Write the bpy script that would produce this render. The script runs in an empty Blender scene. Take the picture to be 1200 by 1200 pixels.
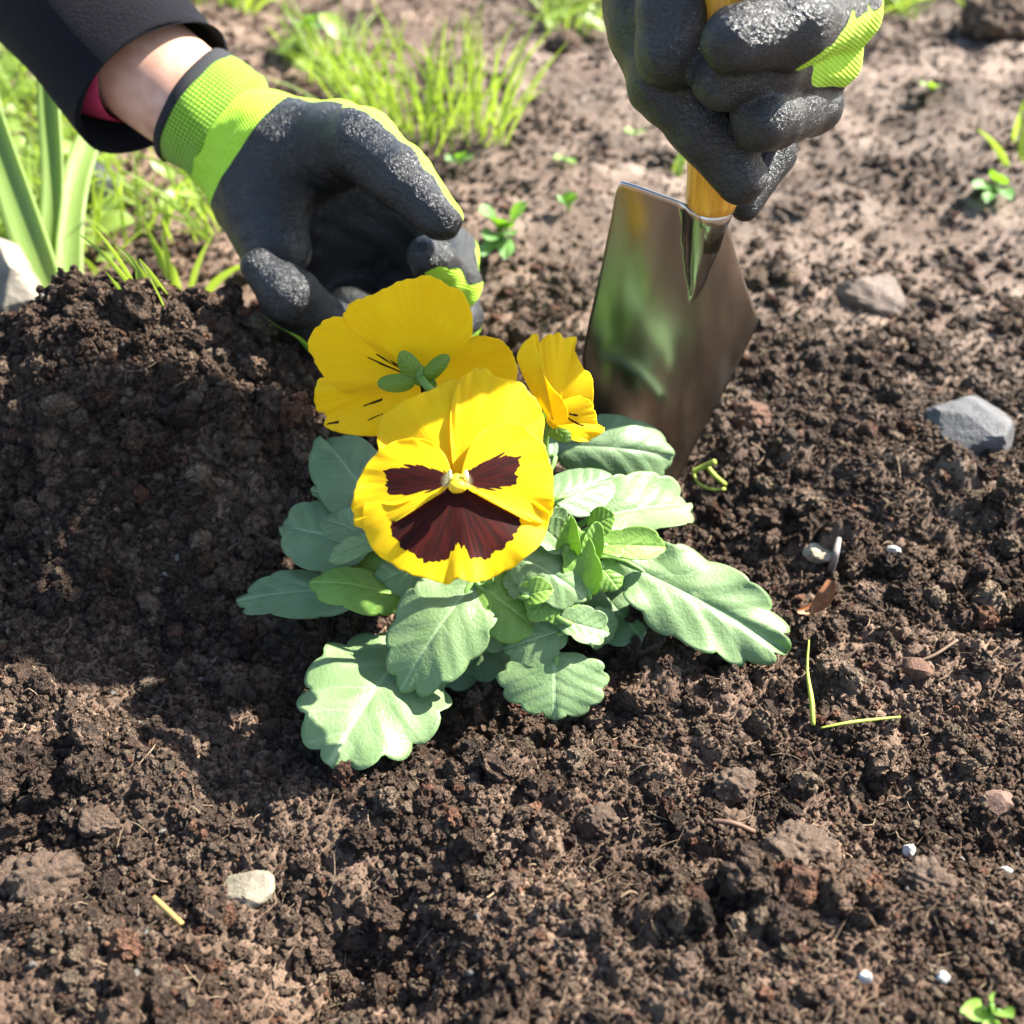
import bpy, math, random
import numpy as np
from math import radians, sin, cos, tan, pi
random.seed(7); RNG = np.random.default_rng(11)
SC = bpy.context.scene
COL = SC.collection

# ------------------------------------------------------------------ camera, sky, sun, exposure
CAM_H, PITCH, FOV = 0.34, 40.0, 45.0
cam_d = bpy.data.cameras.new('camera'); cam = bpy.data.objects.new('camera', cam_d); COL.objects.link(cam)
cam.location = (0, 0, CAM_H); cam.rotation_euler = (radians(90 - PITCH), 0, 0)
cam_d.sensor_fit = 'HORIZONTAL'; cam_d.angle = radians(FOV); cam_d.clip_start = 0.01; cam_d.clip_end = 500
cam_d.dof.use_dof = True; cam_d.dof.focus_distance = 0.43; cam_d.dof.aperture_fstop = 9.5; cam_d.dof.aperture_blades = 0
SC.camera = cam
SUN = np.array([0.66, 0.33, 0.68]); SUN /= np.linalg.norm(SUN)      # towards the sun
EL = math.asin(SUN[2]); AZ = math.atan2(SUN[0], SUN[1])              # azimuth clockwise from +Y
w = bpy.data.worlds.new('World'); SC.world = w; w.use_nodes = True
nt = w.node_tree; bg = nt.nodes['Background']
sky = nt.nodes.new('ShaderNodeTexSky'); sky.sky_type = 'NISHITA'; sky.sun_disc = False
sky.sun_elevation = EL; sky.sun_rotation = AZ
nt.links.new(sky.outputs[0], bg.inputs[0]); bg.inputs[1].default_value = 0.085
sl = bpy.data.lights.new('sun', 'SUN'); sl.energy = 5.0; sl.angle = radians(0.53); sl.color = (1.0, 0.95, 0.87)
so = bpy.data.objects.new('sun', sl); COL.objects.link(so)
from mathutils import Vector
so.rotation_euler = Vector(SUN).to_track_quat('Z', 'Y').to_euler()
vs = SC.view_settings; vs.view_transform = 'Standard'; vs.look = 'None'; vs.gamma = 1; vs.use_curve_mapping = False
vs.exposure = 2.15
SC.cycles.use_denoising = True; SC.cycles.max_bounces = 6; SC.cycles.transparent_max_bounces = 6
SC.cycles.sample_clamp_indirect = 4.0

# ------------------------------------------------------------------ pixels to places
T = tan(radians(FOV / 2)); CP, SP = cos(radians(PITCH)), sin(radians(PITCH))
F = np.array([0, CP, -SP]); U = np.array([0, SP, CP]); R = np.array([1.0, 0, 0]); C0 = np.array([0, 0, CAM_H])
PX = T / 600
def ray(px, py): return F + R * ((px - 600) * PX) + U * ((600 - py) * PX)
def P(px, py, d): return C0 + ray(px, py) * d
def W(px, py, z=0.0):
    r = ray(px, py); return C0 + r * ((z - CAM_H) / r[2])
def depth(p): return float(np.dot(np.asarray(p) - C0, F))

# ------------------------------------------------------------------ noise
def _h(ix, iy, s):
    n = (ix.astype(np.int64) * 374761393 + iy.astype(np.int64) * 668265263 + s * 1274126177) & 0x7fffffff
    n = ((n ^ (n >> 13)) * 1103515245) & 0x7fffffff
    n = ((n ^ (n >> 16)) * 69069 + 12345) & 0x7fffffff
    return ((n ^ (n >> 11)) & 0xffff) / 65535.0
def vnoise(x, y, s=0):
    ix, iy = np.floor(x), np.floor(y); fx, fy = x - ix, y - iy
    fx = fx * fx * (3 - 2 * fx); fy = fy * fy * (3 - 2 * fy)
    a = _h(ix, iy, s); b = _h(ix + 1, iy, s); c = _h(ix, iy + 1, s); d = _h(ix + 1, iy + 1, s)
    return (a + (b - a) * fx) * (1 - fy) + (c + (d - c) * fx) * fy
def fbm(x, y, oct=4, s=0):
    v = 0; a = 0.5
    for o in range(oct):
        v = v + a * vnoise(x * 2 ** o + 17.3 * o, y * 2 ** o - 9.1 * o, s + o); a *= 0.5
    return v
def bumps(x, y, cell, s, dens=1.0, rmin=.35, rmax=.75):
    """field of rounded crumbs: highest of the domes around jittered cell points, in units of cell"""
    gx, gy = x / cell, y / cell; ix, iy = np.floor(gx), np.floor(gy); out = np.zeros_like(gx)
    for dx in (-1, 0, 1):
        for dy in (-1, 0, 1):
            jx, jy = ix + dx, iy + dy
            cx = jx + _h(jx, jy, s); cy = jy + _h(jx, jy, s + 51); rr = rmin + (rmax - rmin) * _h(jx, jy, s + 97) ** 1.6
            ex, ey = gx - cx, gy - cy; th = _h(jx, jy, s + 33) * 6.28; ec = .75 + .5 * _h(jx, jy, s + 71)
            q = ((ex * np.cos(th) + ey * np.sin(th)) * ec) ** 2 + ((ey * np.cos(th) - ex * np.sin(th)) / ec) ** 2
            h = np.sqrt(np.maximum(rr * rr - q, 0)) * (.7 + .5 * _h(jx, jy, s + 13))
            if dens < 1: h = h * (_h(jx, jy, s + 5) < dens)
            out = np.maximum(out, h)
    return out

def sstep(a, b, x):
    t = np.clip((x - a) / (b - a), 0, 1); return t * t * (3 - 2 * t)
def g2(x, y, cx, cy, sx, sy): return np.exp(-.5 * (((x - cx) / sx) ** 2 + ((y - cy) / sy) ** 2))
def macro(x, y):
    x = np.asarray(x, float); y = np.asarray(y, float)
    ridge = np.interp(x, [-.5, -.32, -.25, -.21, -.178, -.15, -.125, -.10, -.06, -.02, .03], [.0, .028, .050, .058, .078, .073, .066, .056, .034, .012, 0])
    yc = .452
    z = ridge * np.where(y > yc, np.exp(-((y - yc) / .035) ** 2), np.exp(-(np.abs(yc - y) / .082) ** 2.3))
    z = z - .020 * g2(x, y, -.080, .322, .045, .032)                       # hollow in front of the mound
    z = z - .016 * g2(x, y, .075, .402, .03, .028)                         # scoop in front of the trowel
    z = z - .014 * g2(x, y, -.012, .292, .03, .014)                       # planting hole under the leaves
    z = z + .014 * g2(x, y, -.19, .31, .04, .04) + .010 * g2(x, y, -.13, .265, .05, .022)
    z = z + .022 * sstep(.232, .20, y) * sstep(-.05, .02, x)              # loose ridge close to the lens
    z = z - .020 * g2(x, y, -.045, .200, .022, .016)
    z = z + .008 * sstep(.24, .2, y) * sstep(-.06, -.11, x)
    z = z - .008 * g2(x, y, .135, .37, .06, .02) + .008 * g2(x, y, .16, .44, .06, .03)
    a = 1 + 1.1 * sstep(.45, .8, y)
    z = z + .018 * a * (fbm(x / .085, y / .085, 3, 3) - .44) + .011 * (fbm(x / .032, y / .032, 3, 19) - .44)
    return z
def warp(x, y):
    a = vnoise(x / .006, y / .006, 41) - .5; b = vnoise(x / .006, y / .006, 42) - .5
    c = vnoise(x / .0016, y / .0016, 43) - .5; d = vnoise(x / .0016, y / .0016, 44) - .5
    return x + .0030 * a + .0009 * c, y + .0030 * b + .0009 * d
def soil_z(x, y):
    x = np.asarray(x, float); y = np.asarray(y, float)
    z = macro(x, y); wx, wy = warp(x, y)
    loose = .55 + .6 * sstep(.35, .6, fbm(x / .05 + 3, y / .05, 3, 77))
    loose = loose * (1 - .74 * sstep(.40, .66, y + .3 * (x - .05)))
    z = z + .020 * loose * .75 * bumps(wx, wy, .020, 201, .5, .25, .55)
    z = z + .0090 * loose * .55 * bumps(wx, wy, .0090, 202, .7)
    z = z + .0042 * loose * .75 * bumps(wx, wy, .0042, 203, .9)
    z = z + .0019 * .85 * bumps(wx, wy, .0019, 204)
    z = z + .0030 * (fbm(x / .004, y / .004, 3, 60) - .45) * loose
    return z
def surf(px, py):
    """place where a pixel meets the ground"""
    r = ray(px, py); d = (0 - CAM_H) / r[2] * np.linspace(.62, 1.15, 500); p = C0 + d[:, None] * r
    i = int(np.argmax(p[:, 2] < macro(p[:, 0], p[:, 1]))); return p[i if i > 0 else -1]

# ------------------------------------------------------------------ object helpers
def mesh_from(name, v, f, mat=None, smooth=True):
    me = bpy.data.meshes.new(name); v = np.asarray(v, float)
    me.from_pydata(v.tolist(), [], f.tolist() if isinstance(f, np.ndarray) else f); me.update()
    if smooth: me.polygons.foreach_set('use_smooth', np.ones(len(me.polygons), bool))
    if mat: me.materials.append(mat)
    return me
def fattr(me, name, arr):
    a = me.attributes.new(name, 'FLOAT', 'POINT'); a.data.foreach_set('value', np.asarray(arr, np.float32).ravel())
def cattr(me, name, arr):
    arr = np.asarray(arr, np.float32)
    if arr.shape[1] == 3: arr = np.hstack([arr, np.ones((len(arr), 1), np.float32)])
    a = me.attributes.new(name, 'FLOAT_COLOR', 'POINT'); a.data.foreach_set('color', arr.ravel())
def vattr(me, name, arr):
    a = me.attributes.new(name, 'FLOAT_VECTOR', 'POINT'); a.data.foreach_set('vector', np.asarray(arr, np.float32).ravel())
def tag(o, label=None, cat=None, group=None, kind=None):
    if label: o['label'] = label
    if cat: o['category'] = cat
    if group: o['group'] = group
    if kind: o['kind'] = kind
    return o
BASE = {}
def thing(name, base, label, cat, group=None):
    o = bpy.data.objects.new(name, None); o.empty_display_size = .01; o.location = Vector(base); COL.objects.link(o)
    BASE[o] = np.asarray(base, float); return tag(o, label, cat, group)
def part(name, v, f, mat, parent=None, base=None, smooth=True):
    """one mesh object from world-space points; origin sits on its thing's base"""
    b = BASE[parent] if parent is not None else (np.asarray(base, float) if base is not None else np.zeros(3))
    me = mesh_from(name, np.asarray(v, float) - b, f, mat, smooth)
    o = bpy.data.objects.new(name, me); COL.objects.link(o); BASE[o] = b
    if parent is not None: o.parent = parent
    else: o.location = Vector(b)
    return o
def grid_faces(nu, nv, wrap_u=False, off=0):
    """vertex index = i*nv + j"""
    i = np.arange(nu if wrap_u else nu - 1); j = np.arange(nv - 1)
    I, J = np.meshgrid(i, j, indexing='ij'); I2 = (I + 1) % nu
    return np.stack([I * nv + J, I2 * nv + J, I2 * nv + J + 1, I * nv + J + 1], -1).reshape(-1, 4) + off
def unit(a): a = np.asarray(a, float); return a / (np.linalg.norm(a) + 1e-12)

# ------------------------------------------------------------------ materials
class M:
    def __init__(s, name):
        s.m = bpy.data.materials.new(name); s.m.use_nodes = True; s.nt = s.m.node_tree; s.b = s.nt.nodes['Principled BSDF']
        s.out = s.nt.nodes['Material Output']; s._tc = None
    def n(s, t, **kw):
        x = s.nt.nodes.new(t)
        for k, v in kw.items(): setattr(x, k, v)
        return x
    def l(s, a, b): s.nt.links.new(a, b)
    def obj(s):
        if not s._tc: s._tc = s.n('ShaderNodeTexCoord')
        return s._tc.outputs['Object']
    def attr(s, name, out='Fac', kind='GEOMETRY'):
        a = s.n('ShaderNodeAttribute', attribute_name=name); a.attribute_type = kind; return a.outputs[out]
    def noise(s, scale, detail=3, rough=.55, vec=None, out='Fac', dist=0):
        x = s.n('ShaderNodeTexNoise'); x.inputs['Scale'].default_value = scale; x.inputs['Detail'].default_value = detail
        x.inputs['Roughness'].default_value = rough; x.inputs['Distortion'].default_value = dist
        s.l(vec if vec is not None else s.obj(), x.inputs['Vector']); return x.outputs[out]
    def voro(s, scale, feature='F1', vec=None, out='Distance'):
        x = s.n('ShaderNodeTexVoronoi', feature=feature); x.inputs['Scale'].default_value = scale
        s.l(vec if vec is not None else s.obj(), x.inputs['Vector']); return x.outputs[out]
    def math(s, op, a, b=None, c=None, clamp=False):
        x = s.n('ShaderNodeMath', operation=op); x.use_clamp = clamp
        for i, q in enumerate((a, b, c)):
            if q is None: continue
            if isinstance(q, (int, float)): x.inputs[i].default_value = q
            else: s.l(q, x.inputs[i])
        return x.outputs[0]
    def ramp(s, fac, stops, interp='LINEAR'):
        x = s.n('ShaderNodeValToRGB'); s.l(fac, x.inputs[0]); x.color_ramp.interpolation = interp
        e = x.color_ramp.elements
        while len(e) < len(stops): e.new(.5)
        for i, (p, c) in enumerate(stops):
            e[i].position = p; e[i].color = (*c, 1) if len(c) == 3 else c
        return x.outputs[0]
    def step(s, fac, a, b):
        x = s.n('ShaderNodeMapRange'); x.interpolation_type = 'SMOOTHSTEP'
        s.l(fac, x.inputs[0]); x.inputs[1].default_value = a; x.inputs[2].default_value = b; return x.outputs[0]
    def mix(s, fac, a, b, blend='MIX'):
        x = s.n('ShaderNodeMix', data_type='RGBA', blend_type=blend)
        for sock, q in ((x.inputs[0], fac), (x.inputs[6], a), (x.inputs[7], b)):
            if isinstance(q, (int, float)): sock.default_value = q
            elif isinstance(q, tuple): sock.default_value = (*q, 1)
            else: s.l(q, sock)
        return x.outputs[2]
    def col(s, c):
        if isinstance(c, tuple): s.b.inputs['Base Color'].default_value = (*c, 1)
        else: s.l(c, s.b.inputs['Base Color'])
        return s
    def set(s, **kw):
        for k, v in kw.items():
            i = s.b.inputs[k.replace('_', ' ')]
            if isinstance(v, (int, float)): i.default_value = v
            else: s.l(v, i)
        return s
    def bump(s, h, strength=1.0, dist=.001):
        x = s.n('ShaderNodeBump'); x.inputs['Strength'].default_value = strength; x.inputs['Distance'].default_value = dist
        s.l(h, x.inputs['Height']); s.l(x.outputs[0], s.b.inputs['Normal']); s.nrm = x.outputs[0]; return s
    def translucent(s, colr, fac):
        t = s.n('ShaderNodeBsdfTranslucent'); mx = s.n('ShaderNodeMixShader')
        if isinstance(colr, tuple): t.inputs[0].default_value = (*colr, 1)
        else: s.l(colr, t.inputs[0])
        if hasattr(s, 'nrm'): s.l(s.nrm, t.inputs['Normal'])
        mx.inputs[0].default_value = fac
        s.l(s.b.outputs[0], mx.inputs[1]); s.l(t.outputs[0], mx.inputs[2]); s.l(mx.outputs[0], s.out.inputs[0]); return s

def soil_mat(name, kind):
    m = M(name)
    c = m.attr('col', 'Color', kind)
    q = 1.0 if kind == 'GEOMETRY' else .0028                      # crumbs are unit balls scaled to a few millimetres
    n1 = m.noise(900 * q, 4, .65); n2 = m.noise(2600 * q, 2, .6)
    c2 = m.mix(1.0, c, m.ramp(n1, [(.3, (.62, .58, .56)), (.55, (1, 1, 1)), (.75, (1.55, 1.5, 1.42))]), 'MULTIPLY')
    sp = m.step(n2, .66, .74)
    c3 = m.mix(m.math('MULTIPLY', sp, .5), c2, (.30, .23, .17))
    m.col(c3).set(Roughness=.85, Specular_IOR_Level=.25)
    m.bump(m.math('ADD', m.noise(1500 * q, 4, .75), m.math('MULTIPLY', n2, .4)), 1.0, .0011 if q == 1.0 else .22)
    return m.m
MAT_SOIL = soil_mat('soil', 'GEOMETRY'); MAT_CRUMB = soil_mat('soil_crumb', 'INSTANCER')

def glove_mat():
    m = M('glove_latex_and_knit')
    coat = m.attr('coat'); edge = m.math('ADD', coat, m.math('MULTIPLY', m.math('SUBTRACT', m.noise(160, 1), .5), .16))
    k = m.step(edge, -.03, .03)                                  # 1 = rubber coating
    knit = m.math('MULTIPLY', m.math('SINE', m.math('MULTIPLY', m.n_sep('X'), 3600)), m.math('SINE', m.math('MULTIPLY', m.n_sep('Z'), 3600)))
    lime = m.mix(m.step(m.math('ADD', m.math('MULTIPLY', knit, .35), m.noise(500, 3)), .2, .8), (.30, .56, .022), (.42, .70, .04))
    dust = m.step(m.noise(45, 4, .6), .52, .72)
    black = m.mix(m.math('MULTIPLY', dust, .5), (.007, .008, .009), (.024, .024, .023))
    m.col(m.mix(k, lime, black))
    cr = m.noise(640, 3, .55, dist=1.4); cr2 = m.noise(150, 2, .5, dist=.6)
    ridg = m.math('ABSOLUTE', m.math('SUBTRACT', cr, .5))
    h = m.math('ADD', m.math('MULTIPLY', ridg, 2.2), m.math('MULTIPLY', cr2, .5))
    hk = m.math('ADD', m.math('MULTIPLY', h, k), m.math('MULTIPLY', m.math('MULTIPLY', knit, .25), m.math('SUBTRACT', 1, k)))
    m.bump(hk, .75, .0008)
    m.set(Roughness=m.math('ADD', m.math('MULTIPLY', k, -.54), m.math('ADD', .86, m.math('MULTIPLY', dust, .14))), Specular_IOR_Level=.55)
    return m.m
def _sep(self, ax):
    if not hasattr(self, '_sx'):
        self._sx = self.n('ShaderNodeSeparateXYZ'); self.l(self.obj(), self._sx.inputs[0])
    return self._sx.outputs[ax]
M.n_sep = _sep
MAT_GLOVE = glove_mat()

def cuff_mat():
    m = M('lime_knit'); uv = m.n('ShaderNodeUVMap', uv_map='UVMap'); s = m.n('ShaderNodeSeparateXYZ'); m.l(uv.outputs[0], s.inputs[0])
    a = m.math('SINE', m.math('MULTIPLY', s.outputs[0], 2 * pi * 88))
    b = m.math('SINE', m.math('ADD', m.math('MULTIPLY', s.outputs[1], 2 * pi * 30), m.math('MULTIPLY', m.math('ABSOLUTE', a), 1.4)))
    p = m.math('MULTIPLY', m.math('ADD', a, 1), m.math('ADD', b, 1))     # 0..4, stitches
    rib = m.noise(70, 2)
    c = m.mix(m.step(p, .05, 1.5), (.07, .20, .006), (.40, .70, .035))
    m.col(m.mix(m.math('MULTIPLY', rib, .35), c, (.26, .52, .02)))
    m.bump(p, .7, .0006); m.set(Roughness=.85, Specular_IOR_Level=.2, Sheen_Weight=.2); return m.m
MAT_CUFF = cuff_mat()
def simple(name, c, rough=.7, nscale=None, namp=.5, bscale=None, bstr=.5, bdist=.001, spec=.4, **kw):
    m = M(name)
    if nscale:
        f = m.noise(nscale, 4, .6)
        d = tuple(x * (1 - namp) for x in c); u = tuple(min(1, x * (1 + namp)) for x in c)
        m.col(m.ramp(f, [(.3, d), (.7, u)]))
    else: m.col(c)
    if bscale: m.bump(m.noise(bscale, 4, .65), bstr, bdist)
    m.set(Roughness=rough, Specular_IOR_Level=spec, **kw); return m.m
MAT_HEM = simple('black_hem_thread', (.010, .011, .013), .8, bscale=1500, bdist=.0006)
def fleece():
    m = M('navy_fleece'); f = m.noise(800, 4, .7); g = m.noise(60, 3)
    m.col(m.mix(m.step(f, .5, .72), (.0040, .0040, .0065), (.009, .0085, .0125)))
    m.bump(m.math('ADD', f, m.math('MULTIPLY', g, .8)), .9, .0010)
    m.set(Roughness=.95, Specular_IOR_Level=.15, Sheen_Weight=.03, Sheen_Roughness=.5); return m.m
MAT_FLEECE = fleece()
MAT_PINK = simple('pink_cotton', (.55, .05, .13), .8, bscale=1200, bdist=.0004, spec=.2)
def skin():
    m = M('skin'); f = m.noise(90, 4); g = m.noise(1400, 3, .6)
    m.col(m.ramp(f, [(.3, (.50, .25, .16)), (.55, (.62, .35, .24)), (.75, (.68, .42, .30))]))
    m.bump(g, .35, .0004); m.set(Roughness=.5, Subsurface_Weight=.15, Specular_IOR_Level=.4)
    m.b.inputs['Subsurface Radius'].default_value = (.01, .004, .002); return m.m
MAT_SKIN = skin()
def steel():
    m = M('polished_steel'); f = m.noise(40, 3); sc = m.noise(900, 2)
    m.col((.38, .38, .37)); m.set(Metallic=1.0, Roughness=m.math('ADD', .15, m.math('MULTIPLY', f, .10)))
    m.bump(m.math('ADD', m.noise(18, 2), m.math('MULTIPLY', sc, .03)), .025, .002); return m.m
MAT_STEEL = steel()
def wood():
    m = M('varnished_yellow_wood'); mp = m.n('ShaderNodeMapping'); mp.inputs['Scale'].default_value = (1, 1, .06); m.l(m.obj(), mp.inputs[0])
    f = m.noise(700, 4, .6, vec=mp.outputs[0])
    m.col(m.ramp(f, [(.3, (.50, .20, .02)), (.6, (.75, .37, .035)), (.8, (.82, .48, .07))]))
    m.set(Roughness=.28, Coat_Weight=.5, Coat_Roughness=.1); return m.m
MAT_WOOD = wood()

def petal_mat(name, shade):
    m = M(name); uv = m.n('ShaderNodeUVMap', uv_map='UVMap'); s = m.n('ShaderNodeSeparateXYZ'); m.l(uv.outputs[0], s.inputs[0])
    mp = m.n('ShaderNodeCombineXYZ'); m.l(m.math('MULTIPLY', s.outputs[0], 70), mp.inputs[0]); m.l(m.math('MULTIPLY', s.outputs[1], 2.2), mp.inputs[1])
    vein = m.noise(1.0, 3, .6, vec=mp.outputs[0]); soft = m.noise(120, 3)
    y0, y1 = shade
    yel = m.mix(m.ramp(m.math('ADD', m.math('MULTIPLY', vein, .6), m.math('MULTIPLY', soft, .4)), [(.35, (0, 0, 0)), (.65, (1, 1, 1))]), y0, y1)
    bl = m.step(m.attr('blotch'), -.25, .25)
    dark = m.mix(m.step(vein, .40, .68), (.032, .0036, .0014), (.100, .007, .002))
    c = m.mix(bl, yel, dark); wh = m.attr('pale'); c = m.mix(wh, c, (.85, .80, .45))
    m.col(c); m.bump(m.math('ADD', vein, m.math('MULTIPLY', soft, .5)), .17, .0006)
    m.set(Roughness=.6, Specular_IOR_Level=.22, Sheen_Weight=.1)
    tc = m.mix(bl, (.98, .74, .008), (.08, .003, .001)); m.translucent(tc, .5); return m.m
MAT_PETAL = petal_mat('yellow_petal', ((.88, .57, .003), (.93, .74, .008)))

def leaf_mat(name, c0, c1, tr, trf=.28, wax=.45):
    m = M(name); uv = m.n('ShaderNodeUVMap', uv_map='UVMap'); s = m.n('ShaderNodeSeparateXYZ'); m.l(uv.outputs[0], s.inputs[0])
    u, v = s.outputs[0], m.math('ABSOLUTE', s.outputs[1])
    wob = m.math('MULTIPLY', m.noise(140, 2), .5)
    fr = m.math('FRACT', m.math('ADD', m.math('SUBTRACT', m.math('MULTIPLY', u, 5.2), m.math('MULTIPLY', v, 1.7)), wob))
    dist = m.math('ABSOLUTE', m.math('SUBTRACT', fr, .5))
    lat = m.math('MULTIPLY', m.step(dist, .07, .0), m.step(v, .95, .25))
    mid = m.step(v, .055, .015)
    vein = m.math('MAXIMUM', m.math('MULTIPLY', lat, .55), mid)
    f = m.noise(75, 4, .6); g = m.noise(900, 3, .6); net = m.step(m.voro(420, 'DISTANCE_TO_EDGE'), .0, .22)
    base = m.mix(m.ramp(m.math('ADD', m.math('MULTIPLY', f, .75), m.math('MULTIPLY', g, .25)), [(.35, (0, 0, 0)), (.68, (1, 1, 1))]), c0, c1)
    light = tuple(min(.9, x * 1.25 + .03) for x in c1)
    m.col(m.mix(m.math('MULTIPLY', vein, .85), base, light))
    puff = m.math('MULTIPLY', m.step(dist, 0, .4), 1.0)
    m.bump(m.math('ADD', m.math('ADD', m.math('MULTIPLY', puff, .30), m.math('ADD', m.math('MULTIPLY', g, .25), m.math('MULTIPLY', net, .10))), m.math('MULTIPLY', mid, -.3)), .5, .0009)
    m.set(Roughness=wax, Specular_IOR_Level=.4); m.translucent(tr, trf); return m.m
MAT_LEAF = leaf_mat('pansy_leaf', (.155, .250, .095), (.245, .350, .160), (.25, .45, .05), .34, .45)
MAT_LEAF2 = leaf_mat('pansy_leaf_blue', (.125, .205, .088), (.200, .290, .140), (.18, .34, .06), .30, .45)
MAT_LEAF3 = leaf_mat('pansy_leaf_young', (.16, .30, .05), (.26, .42, .09), (.36, .58, .03), .38)
MAT_WEED = leaf_mat('weed_leaf', (.09, .20, .05), (.17, .32, .10), (.22, .45, .02), .35)
MAT_STALK = simple('green_stalk', (.13, .25, .05), .5, 300, .3)
MAT_SEPAL = leaf_mat('sepal', (.10, .20, .02), (.16, .28, .04), (.22, .42, .02), .35)
def blade_mat(name, c0, c1, tr, trf=.4):
    m = M(name); uv = m.n('ShaderNodeUVMap', uv_map='UVMap'); s = m.n('ShaderNodeSeparateXYZ'); m.l(uv.outputs[0], s.inputs[0])
    cb = m.n('ShaderNodeCombineXYZ'); m.l(m.math('MULTIPLY', s.outputs[0], 14), cb.inputs[0]); m.l(m.math('MULTIPLY', s.outputs[1], 1.2), cb.inputs[1])
    f = m.noise(1.0, 3, .6, vec=cb.outputs[0]); g = m.noise(25, 2)
    m.col(m.mix(m.math('ADD', m.math('MULTIPLY', f, .6), m.math('MULTIPLY', g, .4)), c0, c1)); m.bump(f, .4, .0008)
    m.set(Roughness=.42, Specular_IOR_Level=.45); m.translucent(tr, trf); return m.m
MAT_GRASS = blade_mat('grass_blade', (.14, .24, .03), (.30, .40, .09), (.42, .58, .05))
MAT_STRAP = blade_mat('bulb_leaf', (.17, .28, .05), (.29, .40, .12), (.42, .54, .06), .4)
MAT_STRAW = simple('straw', (.30, .20, .06), .6, 300, .35)
MAT_SPRIG = simple('yellow_green_sprig', (.28, .34, .04), .6, 300, .3)

# ------------------------------------------------------------------ the ground
def soil_col(x, y, n):
    """soil pigment: damp peat, drier grey crust beyond, reddish bits"""
    dry = sstep(.34, .58, y + .35 * (x - .05)) * sstep(-.2, .15, x) * .8 + .35 * sstep(.45, .9, y)
    dry = np.clip(dry + .5 * (fbm(x / .06, y / .06, 3, 90) - .45), 0, 1)[:, None]
    t = np.clip((fbm(x / .02, y / .02, 3, 91) - .3) * 2.2, 0, 1)[:, None]
    damp = np.array([.135, .086, .058]) * (1 - t) + np.array([.265, .180, .124]) * t
    pale = np.array([.160, .116, .088]) * (1 - t) + np.array([.270, .212, .168]) * t
    wet = (.80 + .42 * sstep(.3, .62, fbm(x / .045 + 7, y / .045, 3, 95)))[:, None]      # damp and dried-out patches
    return (damp * (1 - dry) + pale * dry) * wet
NR, NC = 880, 800
yy = np.exp(np.linspace(np.log(.125), np.log(1.75), NR)) ; ss = np.linspace(-1, 1, NC)
Yg = np.repeat(yy[:, None], NC, 1)
Xg = ss[None, :] * (.085 + .52 * Yg)
X, Y = Xg.ravel(), Yg.ravel()
Z = soil_z(X, Y)
edge = np.maximum(sstep(.9, 1.0, np.abs(np.tile(ss, NR))), np.maximum(sstep(1.6, 1.75, Y), sstep(.14, .125, Y)))
Z = Z * (1 - edge) - .03 * edge
gf = grid_faces(NR, NC)[:, ::-1]
ground = part('soil', np.stack([X, Y, Z], 1), gf, MAT_SOIL); tag(ground, kind='structure')
cattr(ground.data, 'col', soil_col(X, Y, 0))
# the garden bed going on beyond the view
nb = 90; rr = np.concatenate([[0], np.exp(np.linspace(np.log(.15), np.log(60), nb))]); th = np.linspace(0, 2 * pi, 73)[:-1]
Rb, Tb = np.meshgrid(rr, th, indexing='ij'); bx, by = Rb.ravel() * np.cos(Tb.ravel()), .6 + Rb.ravel() * np.sin(Tb.ravel())
inside = (by > .13) & (by < 1.72) & (np.abs(bx) < .97 * (.085 + .52 * by))
bz = -.012 + .02 * (fbm(bx / .3, by / .3, 4, 8) - .5) - .06 * inside
k_ = grid_faces(len(rr), 72); wrapf = np.array([[i * 72 + 71, (i + 1) * 72 + 71, (i + 1) * 72, i * 72] for i in range(len(rr) - 1)])
bed = part('garden_bed', np.stack([bx, by, bz], 1), np.vstack([k_, wrapf]), MAT_SOIL); tag(bed, kind='structure')
cattr(bed.data, 'col', soil_col(bx, by, 0))

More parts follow.
